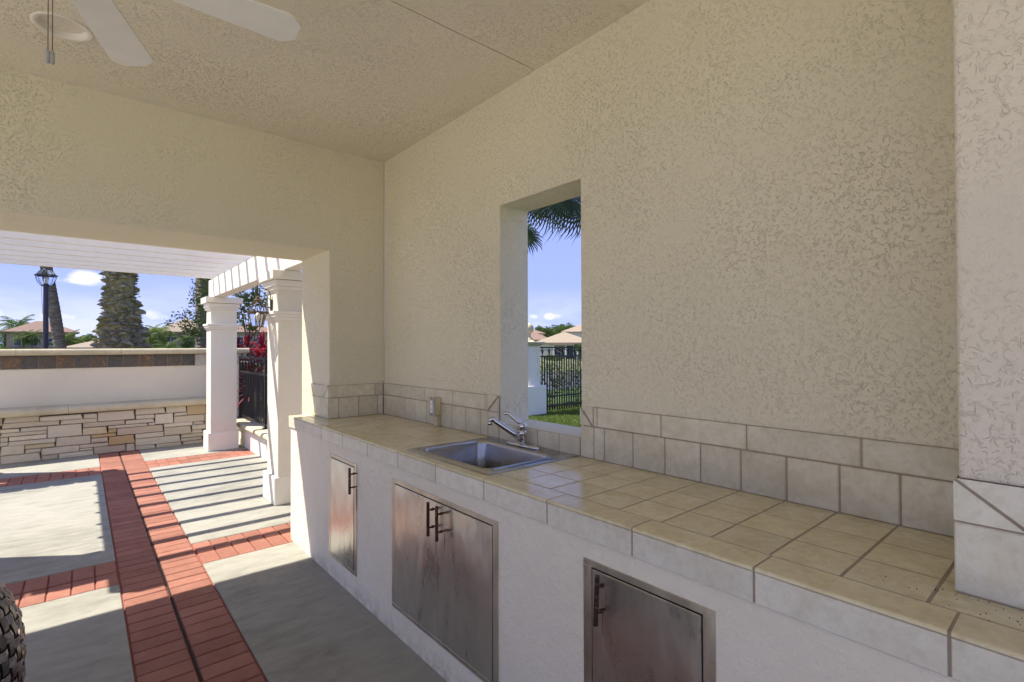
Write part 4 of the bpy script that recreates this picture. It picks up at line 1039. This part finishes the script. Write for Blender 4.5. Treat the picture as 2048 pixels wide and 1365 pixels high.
# date palm with leaf boots
dpx,dpy=.655,13.90
dp=thing('date_palm','thick shaggy date palm trunk covered in leaf boots and ferns','palm tree',(dpx,dpy,-.13))
def drad(z): 
    pts=[(-.2,.50),(.9,.47),(1.35,.44),(1.7,.35),(2.0,.28),(2.5,.245),(4,.235),(6,.23)]
    for (a,ra),(c,rc) in zip(pts[:-1],pts[1:]):
        if z<=c: return ra+(rc-ra)*max(0,z-a)/(c-a)
    return .33
MB().lathe([(drad(z/5)-.05,z/5) for z in range(-1,31)],(dpx,dpy,0),20).build('trunk','roots',dp)
bmsh=MB().add([(0,-.11,-.05),(0,.11,-.05),(.05,-.085,.07),(.05,.085,.07),(.135,-.05,.085),(.135,.05,.085),(.10,0,.125),(0,-.07,.10),(0,.07,.10)],[(0,2,3,1),(2,4,5,3),(4,6,5),(2,7,6,4),(3,5,6,8),(0,7,2),(1,3,8),(6,7,8)]).build('leaf_boot','boot')
bd_=bmsh.data; bpy.data.objects.remove(bmsh); rr=random.Random(8); ga=0; z=1.15; nb=0
while z<3.45:
    o=bpy.data.objects.new('leaf_boot',bd_); C.objects.link(o); o.parent=dp; o['_w']=dp['_w']; s_=rr.uniform(.7,1.6)
    o.matrix_local=Matrix.Translation(Vector(((drad(z)-.06)*math.cos(ga),(drad(z)-.06)*math.sin(ga),z+.13)))@Matrix.Rotation(ga,4,'Z')@Matrix.Rotation(rr.uniform(-.5,.25),4,'Y')@Matrix.Rotation(rr.uniform(-.5,.5),4,'X')@Matrix.Scale(s_,4)
    ga+=2*pi/13.0+2*pi*.0; z+=.0105*1.0; nb+=1
# shaggy fern and root cover
rr=random.Random(2); v=[];f=[];v2=[];f2=[]
for k in range(9000):
    z=rr.uniform(.7,3.5); a=rr.uniform(0,2*pi); ra=drad(z)+rr.uniform(-.06,.08); root=z<1.75-.35*math.cos(a-2.0)+rr.uniform(-.25,.25)
    p=Vector((dpx+ra*math.cos(a),dpy+ra*math.sin(a),z)); s_=rr.uniform(.015,.042)
    d=Vector((math.cos(a)+rr.gauss(0,.5),math.sin(a)+rr.gauss(0,.5),rr.gauss(-.1,.7))).normalized(); q=d.cross(Vector((rr.gauss(0,1),rr.gauss(0,1),rr.gauss(0,1)))).normalized()
    if not root and rr.random()<.72: continue
    V,F=(v,f) if root else (v2,f2); i=len(V); V+=[p-q*s_*.35,p+q*s_*.35,p+d*s_*1.4]; F.append((i,i+1,i+2))
m=MB().add(v,f); m.keep=True; tag(m.build('root_mat','roots',dp),kind='stuff'); m=MB().add(v2,f2); m.keep=True; tag(m.build('fern_tuft','epi',dp),kind='stuff')
fm=[feather_mesh(3.4,.9+.3*k,60+k,40,.2).build('frond','leafd') for k in range(2)]
for k in range(26):
    o=bpy.data.objects.new('frond',fm[k%2].data); C.objects.link(o); o.parent=dp; o['_w']=dp['_w']
    o.matrix_local=Matrix.Translation(Vector((0,0,6.3)))@Matrix.Rotation(k*2.4,4,'Z')@Matrix.Rotation(R(-55+4*k),4,'Y')
for o in fm: bpy.data.objects.remove(o)
# mid palm with mixed bark behind the near left column
q=pxw(412,690,13.5)
p3=thing('cabbage_palm','grey palm trunk wrapped in foliage behind the far white column','palm tree',(q.x,q.y,-.13))
trunk_rings([(q.x,q.y,-.13),(q.x-.02,q.y,1.6),(q.x-.03,q.y,3.0),(q.x,q.y,6)],[.26,.22,.21,.2],p3,'ring',18,.01,.1)
tag(leaf_quads([((q.x+.05,q.y-.15,z_i),.26) for z_i in (2.7,3.0,3.3)],500,.05,3).build('climber','leaf2',p3),kind='stuff')
fp=[]
def fan_mesh(rad,seed,n=34,spread=300,droop=.3):
    r_=random.Random(seed); m=MB(); m.tube([(-rad*.85,0,.05),(-rad*.4,0,.06),(0,0,0)],[.018,.014,.010],5)
    for k in range(n):
        a=R(-spread/2+spread*k/(n-1)); l_=rad*(.78+.22*math.cos(a*.6))*r_.uniform(.9,1.08); d=Vector((math.cos(a),math.sin(a),0)); s_=Vector((-d.y,d.x,0)); w=max(rad*.024,.016)
        p0=Vector((0,0,0)); p1=d*l_*.5+Vector((0,0,-droop*l_*.10)); p2=d*l_*.8+Vector((0,0,-droop*l_*.45)); p3_=d*l_*.93+Vector((0,0,-droop*l_*r_.uniform(.8,1.7)))
        i=len(m.v); m.v+=[tuple(p0),tuple(p1+s_*w),tuple(p1-s_*w),tuple(p2+s_*w*.6),tuple(p2-s_*w*.6),tuple(p3_),tuple(p1+Vector((0,0,-w*.6)))]
        m.f+=[(i,i+1,i+6),(i,i+6,i+2),(i+1,i+3,i+4,i+2),(i+3,i+5,i+4)]
    m.keep=True; return m
def fanpalm(name,label,base,h,rad,nf,seed,trunk=.15,mat='fan',group=None,tm='bark',pet=1.0,lo=-50,hi=60):
    r_=random.Random(seed); B=Vector(base); t=thing(name,label,'palm tree',base,group)
    MB().tube([B,B+Vector((.02,0,h*.5)),B+Vector((0,0,h))],[trunk*1.15,trunk,trunk],12).build('trunk',tm,t)
    ms=[]
    for k in range(3):
        o=fan_mesh(rad,seed+k,droop=.25+.3*k).build('frond',mat); ms.append(o.data); bpy.data.objects.remove(o)
    for k in range(nf):
        o=bpy.data.objects.new('frond',ms[k%3]); C.objects.link(o); o.parent=t; o['_w']=t['_w']; a=k*2.4+r_.uniform(-.2,.2); e=R(hi+(lo-hi)*k/nf+r_.uniform(-8,8))
        L_=rad*.9*pet; off=Vector((math.cos(a)*math.cos(e),math.sin(a)*math.cos(e),math.sin(e)))*L_
        o.matrix_local=Matrix.Translation(Vector((0,0,h))+off)@Matrix.Rotation(a,4,'Z')@Matrix.Rotation(-e+R(28),4,'Y')@Matrix.Rotation(r_.uniform(-.4,.4),4,'X')
    return t
for k in range(10):
    pass
q=pxw(1184,430,8.6)
sp_=fanpalm('sabal_palm','fan palm whose dark fronds hang across the top of the window view',(q.x,q.y,-.1),5.3,.9,20,21,.15,lo=-15,hi=75,pet=1.05)
for (hx,hy,D,ang,rad,dr) in ((1046,468,8.3,-22,.42,.3),(1100,402,8.5,-62,.62,.5),(1068,396,8.7,-75,.55,.4),(1140,395,8.2,-50,.70,.4),(1165,412,8.8,-95,.62,.5),(1125,380,8.9,-80,.75,.3)):
    o=fan_mesh(rad,int(hx),n=30,spread=215,droop=dr).build('frond','fan'); h_=pxw(hx,hy,D); o.parent=sp_; o['_w']=sp_['_w']
    a=R(ang); X_=(cr*math.cos(a)+cu*math.sin(a)).normalized(); Z_=(-cf*.8+cu*.45+cr*.25); Z_=(Z_-X_*Z_.dot(X_)).normalized(); Y_=Z_.cross(X_)
    o.matrix_local=Matrix(((X_.x,Y_.x,Z_.x,h_.x-q.x),(X_.y,Y_.y,Z_.y,h_.y-q.y),(X_.z,Y_.z,Z_.z,h_.z+.1),(0,0,0,1)))
# sparse shrub tree with twigs seen between the columns
def twig_tree(label,base,targets,seed,n=26,size=.05,mat='leaf2',spr=.5):
    r_=random.Random(seed); B=Vector(base); t=thing('shrub_tree',label,'tree',base); m=MB(); cs=[]
    fork=B+Vector((0,0,1.2)); m.tube([B,fork],[.035,.028],7)
    for T_ in targets:
        T_=Vector(T_); m.tube([fork,fork.lerp(T_,.5)+Vector((0,0,.15)),T_],[.014,.009,.004],5)
        for k in range(6):
            e=T_+Vector((r_.gauss(0,spr*.5),r_.gauss(0,spr*.5),r_.gauss(0,spr*.45))); s0=fork.lerp(T_,r_.uniform(.7,1)); m.tube([s0,s0.lerp(e,.5)+Vector((0,0,.04)),e],[.004,.003,.0015],4,False)
            for q_ in range(4): cs.append((s0.lerp(e,.35+.2*q_),.11))
    m.build('trunk','bark',t); tag(leaf_quads(cs,n*len(targets)*6,size,seed).build('crown',mat,t),kind='stuff'); return t
tg=[pxw(x,y,10.6) for x,y in ((372,640),(392,600),(385,660),(405,575),(418,625),(368,660))]
q=pxw(425,690,10.8); twig_tree('sparse small leaved tree left of the far white column',(q.x,q.y,-.1),tg,5,26,.038,spr=.34)
tg=[pxw(x,y,10.2) for x,y in ((478,600),(495,585),(515,580),(488,625),(500,645),(530,590),(470,570),(545,600))]
q=pxw(500,700,10.3); twig_tree('sparse small leaved tree between the two white columns',(q.x,q.y,-.1),tg,6,30,.038,spr=.34)
# red cordylines
def cordyline(label,base,hs,seed,mat='red',group='red leaved cordylines behind the iron fence'):
    r_=random.Random(seed); B=Vector(base); t=thing('cordyline',label,'plant',base,group)
    for (dx,dy,h) in hs:
        c=B+Vector((dx,dy,h)); MB().tube([B+Vector((dx,dy,0)),c],[.02,.014],6).build('stem','bark',t)
        for k in range(36):
            a=k*2.4; e=R(80-110*k/36+r_.uniform(-12,12)); l_=r_.uniform(.30,.50); w=.024
            d=Vector((math.cos(a)*math.cos(e),math.sin(a)*math.cos(e),math.sin(e))); s_=Vector((-math.sin(a),math.cos(a),0)); z=Vector((0,0,-(k/36)*.22))
            p0=c+z; p1=c+z+d*l_*.45; p2=c+z+d*l_+Vector((0,0,-l_*.3)); up=d.cross(s_)*.008
            m=MB().add([p0-s_*w*.3,p0+s_*w*.3,p1+s_*w,p1-s_*w,p2,p1+up],[(0,1,2,5),(0,5,3),(5,2,4),(3,5,4)]); m.keep=True; m.build('leaf_blade',mat if (k*7+seed)%3 else 'redd',t)
    return t
q=pxw(495,700,8.9); cordyline('crimson cordyline beside the end of the garden wall',(q.x,q.y,-.1),[(0,0,1.52),(.2,.1,1.3),(-.12,.2,1.42)],1)
q=pxw(525,700,8.6); cordyline('crimson cordyline right behind the iron fence',(q.x,q.y,-.1),[(0,0,1.50),(.15,-.15,1.2),(.05,.2,1.35)],2)
q=pxw(505,720,8.0); cordyline('low dark cordyline at the foot of the iron fence',(q.x,q.y,-.1),[(0,0,.95),(.25,-.3,.9),(.3,.1,1.0)],3,'redd')
q=pxw(488,705,9.2); tree('rounded green shrub behind the end of the garden wall',(q.x,q.y,-.1),1.35,.42,77,'leaf2',900,.05,.03,7)
# spiky grasses behind the garden wall
def spiky(label,base,n,h,seed):
    r_=random.Random(seed); v=[];f=[]; B=Vector(base)
    for k in range(n):
        a=r_.uniform(0,2*pi); l_=r_.uniform(.1,.5)*h; hh=h*r_.uniform(.7,1.1); p=B+Vector((r_.uniform(-.3,.3),r_.uniform(-.2,.2),0)); s_=Vector((-math.sin(a),math.cos(a),0))*.012; tip=p+Vector((l_*math.cos(a),l_*math.sin(a),hh)); i=len(v)
        v+=[p-s_,p+s_,tip]; f.append((i,i+1,i+2))
    m=MB().add(v,f); m.keep=True; return tag(m.build('spiky_grass','leafd',at=base),label,'plant')
for (x,lab) in ((60,'spiky grass clump left of the lamp post'),(90,'spiky grass clump at the foot of the lamp post')):
    q=pxw(x,693,8.6); spiky(lab,(q.x,q.y,-.1),46,1.62,x)
# hedge behind the tall fence
hc=[]; rr=random.Random(31)
for k in range(60): hc.append(((7.3+rr.uniform(0,5.2),8.9+rr.uniform(0,.7)+.0,rr.uniform(.05,.95)),rr.uniform(.16,.34)))
tag(leaf_quads(hc,5200,.036,12).build('hedge','leafdk',at=(9.8,9.2,0)),'loose green hedge growing behind the tall iron fence','hedge')
# =====================================================================
#            FAR SHORE: houses, palms and trees
# =====================================================================
GB=-1.35
def frame_at(c,ax):
    a=Vector(ax).normalized(); n_=Vector((-a.y,a.x,0)); return Matrix(((a.x,n_.x,0,c[0]),(a.y,n_.y,0,c[1]),(0,0,1,c[2]),(0,0,0,1)))
def hip(m,x0,x1,y0,y1,z,h,ov=.6):
    x0-=ov;x1+=ov;y0-=ov;y1+=ov; w=min(x1-x0,y1-y0)/2
    if x1-x0>=y1-y0: r0,r1=(x0+w,(y0+y1)/2,z+h),(x1-w,(y0+y1)/2,z+h)
    else: r0,r1=((x0+x1)/2,y0+w,z+h),((x0+x1)/2,y1-w,z+h)
    v=[(x0,y0,z),(x1,y0,z),(x1,y1,z),(x0,y1,z),r0,r1,(x0,y0,z-.22),(x1,y0,z-.22),(x1,y1,z-.22),(x0,y1,z-.22)]
    if x1-x0>=y1-y0: f=[(0,1,5,4),(1,2,5),(2,3,4,5),(3,0,4)]
    else: f=[(0,1,4),(1,2,5,4),(2,3,5),(3,0,4,5)]
    return m.add(v,f+[(6,7,1,0),(7,8,2,1),(8,9,3,2),(9,6,0,3),(9,8,7,6)])
def house(label,c,w,d,h,rh,wall,roof,wins,extras=(),base=GB):
    """front faces the lake: local -y ; x to the right as seen from the patio"""
    c=Vector((c[0],c[1],base)); view=Vector((c.x,c.y,0)).normalized(); ax=Vector((view.y,-view.x,0))
    F=frame_at(c,ax); t=thing('house',label,'house',c)
    MB().box(-w/2,w/2,0,d,0,h).xf(F).build('wall',wall,t)
    hip(MB(),-w/2,w/2,0,d,h+.2,rh).xf(F).build('roof',roof,t)
    for e in extras:
        kind=e[0]
        if kind=='wing':
            _,x0,x1,y0,y1,hh,rh2,wm=e; MB().box(x0,x1,y0,y1,0,hh).xf(F).build('wing',wm,t); hip(MB(),x0,x1,y0,y1,hh+.2,rh2,.5).xf(F).build('roof',roof,t)
        if kind=='porch':
            _,x0,x1,hh,rc=e; MB().box(x0,x1,-1.8,-.01,hh,hh+.35).xf(F).build('porch_roof',rc,t); MB().box(x0+.15,x1-.15,-.04,-.012,.0,hh-.05).xf(F).build('porch_recess','pane',t)
            x=x0+.1
            while x<x1: MB().box(x-.15,x+.15,-1.7,-1.4,0,hh).xf(F).build('column','hw3',t); x+=2.4
    for (x,z,ww,hh) in wins:
        fr=MB(); 
        for b_ in ((x-ww/2-.12,x+ww/2+.12,z-.12,z),(x-ww/2-.12,x+ww/2+.12,z+hh,z+hh+.12),(x-ww/2-.12,x-ww/2,z,z+hh),(x+ww/2,x+ww/2+.12,z,z+hh)): fr.box(b_[0],b_[1],-.10,-.011,b_[2],b_[3])
        n_=max(1,round(ww/.9))
        for k in range(1,n_): fr.box(x-ww/2+ww*k/n_-.04,x-ww/2+ww*k/n_+.04,-.09,-.012,z,z+hh)
        fr.box(x-ww/2,x+ww/2,-.088,-.013,z+hh*.5-.03,z+hh*.5+.03)
        o=fr.xf(F).build('window','hw3',t); MB().box(x-ww/2,x+ww/2,-.05,-.012,z,z+hh).xf(F).build('pane','pane',o)
    return t
def at_(x,D): 
    q=pxw(x,690,D); return (q.x,q.y)
house('taupe two storey house with red brown hip roof left of the date palm',at_(84,92),9.2,7.6,5.5,2.1,'hw1','roof',[(-3.2,3.2,.9,1.3),(1.2,3.2,1.1,1.3),(3.4,3.2,.9,1.3),(-1.0,3.2,.9,1.3)],[('porch',-4.4,-.4,2.5,'roof'),('porch',1.4,4.4,2.5,'roof')])
house('sage and cream house with tan roof right of the date palm',at_(372,88),7.6,9,5.3,2.6,'hw1','roof2',[(-2.2,3.1,1.5,1.5),(1.9,3.2,1.0,1.2),(2.1,.9,2.0,1.2)],[('wing',.35,4.6,-1.2,4,5.1,1.7,'hw2'),('porch',-3.6,.2,2.3,'roof')])
house('pale low house just right of the date palm',at_(300,92),6,8,3.2,1.6,'hw2','roof2',[(-1.2,1.0,1.2,1.2),(1.4,1.0,1.2,1.2)])
house('low tan roofed shelter seen left of the date palm foot',at_(208,60),6.5,5,2.55,.9,'hw3','roof2',[],base=-1.3)
house('brown roofed house seen between the two white columns',at_(505,88),7.5,9,5.2,1.9,'hw2','roof',[(-2.0,3.2,1.1,1.3),(1.2,3.2,1.1,1.3)])
house('wide low house with tan hip roof across the lake',at_(1128,104),11.5,11,3.3,2.3,'hw3','roof2',[(-.6,.6,2.2,2.0),(3.6,.6,3.2,2.0)],[('porch',-2.2,5.4,2.9,'roof2')])
house('tan roofed house partly behind the ball finial',at_(1062,112),8,10,4.0,2.2,'hw3','roof',[(1.5,.9,1.6,1.6)])
house('taller white house with tan roof at the right of the window view',at_(1166,140),11,12,6.6,2.4,'hw3','roof2',[(-3.0,4.2,2.0,1.4),(.2,4.2,1.2,1.4)])
house('white house with tan roof far behind the low houses',at_(1040,150),14,12,6.4,2.4,'hw3','roof',[(3.0,4.2,2.0,1.4)])
q=at_(35,99); palm('coconut_palm','tall feathery palm behind the left end of the taupe house',(q[0],q[1],GB),6.9,3.9,26,3,'leafd',.22)
q=at_(10,96); palm('coconut_palm','second feathery palm at the far left edge of the view',(q[0],q[1],GB),5.0,3.4,24,4,'leafd',.2)
for i,(x,D,h,L_,lab) in enumerate(((46,78,3.6,1.5,'small palm before the left half of the taupe house'),(64,78,3.7,1.4,'small palm left of the lamp post across the lake'),(134,76,3.2,1.9,'dark bushy palm right of the coconut trunk across the lake'),(155,79,2.7,1.4,'pale green short palm left of the date palm'),(300,74,3.9,2.0,'palm close to the right side of the date palm'),(318,77,4.1,2.0,'tall palm of the pair right of the date palm'),(336,72,1.7,2.0,'low dark palm clump before the sage house'))):
    q=at_(x,D); palm('small_palm',lab,(q[0],q[1],GB),h+.8,L_*1.25,24,30+i,'leaf2' if i in(3,4,5) else 'leaf',.13,group='small palms along the far bank')
q=at_(377,74); fanpalm('sabal_palm','round headed palm in front of the sage house',(q[0],q[1],GB),3.7,.85,24,44,.13,'leafd',lo=-60,hi=70)
for i,(x,D,h,c_,mt,lab) in enumerate(((167,84,5.0,2.0,'leaf','round dark tree left of the date palm across the lake'),(188,80,4.2,2.0,'leaf','bushy tree directly left of the date palm'),(180,88,5.4,1.5,'leafd','taller tree above the bush left of the date palm'),(6,86,3.4,2.2,'leafd','dark tree at the far left edge before the taupe house'),(300,84,4.8,2.2,'leaf','green tree behind the pair of palms'),(345,70,1.6,1.2,'leaf2','bright low shrub before the sage house'),(130,82,3.6,1.6,'leaf2','yellow green shrub before the taupe house'))):
    q=at_(x,D); tree(lab,(q[0],q[1],GB),h,c_,100+i,mt,2600,.14,.1,9,'trees along the far bank')
# trees behind the far roofs in the window view
for i,(x,D,h,c_,lab) in enumerate(((1078,170,10.0,3.2,'leftmost tree of the row behind the tan roofs'),(1093,165,9.6,3.4,'second tree from the left behind the tan roofs'),(1108,175,10.6,3.6,'middle tree behind the ridge of the tan roof'),(1124,170,10.4,3.8,'wide tree right of the middle behind the tan roofs'),(1138,175,11.2,3.3,'tallest tree of the row behind the tan roofs'),(1150,170,9.6,3.0,'tree before the taller white house'))):
    q=at_(x,D); tree(lab,(q[0],q[1],GB),h,c_,200+i,'leaf',2600,.26,.2,9,'trees behind the far roofs')
for i,(x,D,h,c_,lab) in enumerate(((1100,95,1.5,1.1,'pale shrub before the tan roofed house'),(1112,93,1.3,1.2,'yellow green shrub on the far bank in the window view'),(1158,88,3.4,1.2,'dark small tree at the right edge of the window view'))):
    q=at_(x,D); tree(lab,(q[0],q[1],GB),h,c_,300+i,'leaf2' if i<2 else 'leafd',1200,.12,.06,7,'shrubs on the far bank')
# distant wood line around the horizon
rr=random.Random(77); cs=[]
for k in range(420):
    a=rr.uniform(-1.0,1.0); D=rr.uniform(260,420); p=sdir*D*math.cos(a)+ldir*D*math.sin(a); cs.append(((p.x,p.y,rr.uniform(0,2.6)),rr.uniform(3,5)))
tag(leaf_quads(cs,26000,1.0,9).build('distant_wood','leafd'),kind='stuff',label='dark distant wood line on the horizon beyond the houses')

for o in list(bpy.data.objects):
    if '_w' in o: del o['_w']
    if o.type=='MESH' and o.parent is None and 'label' not in o: print('UNLABELLED',o.name)
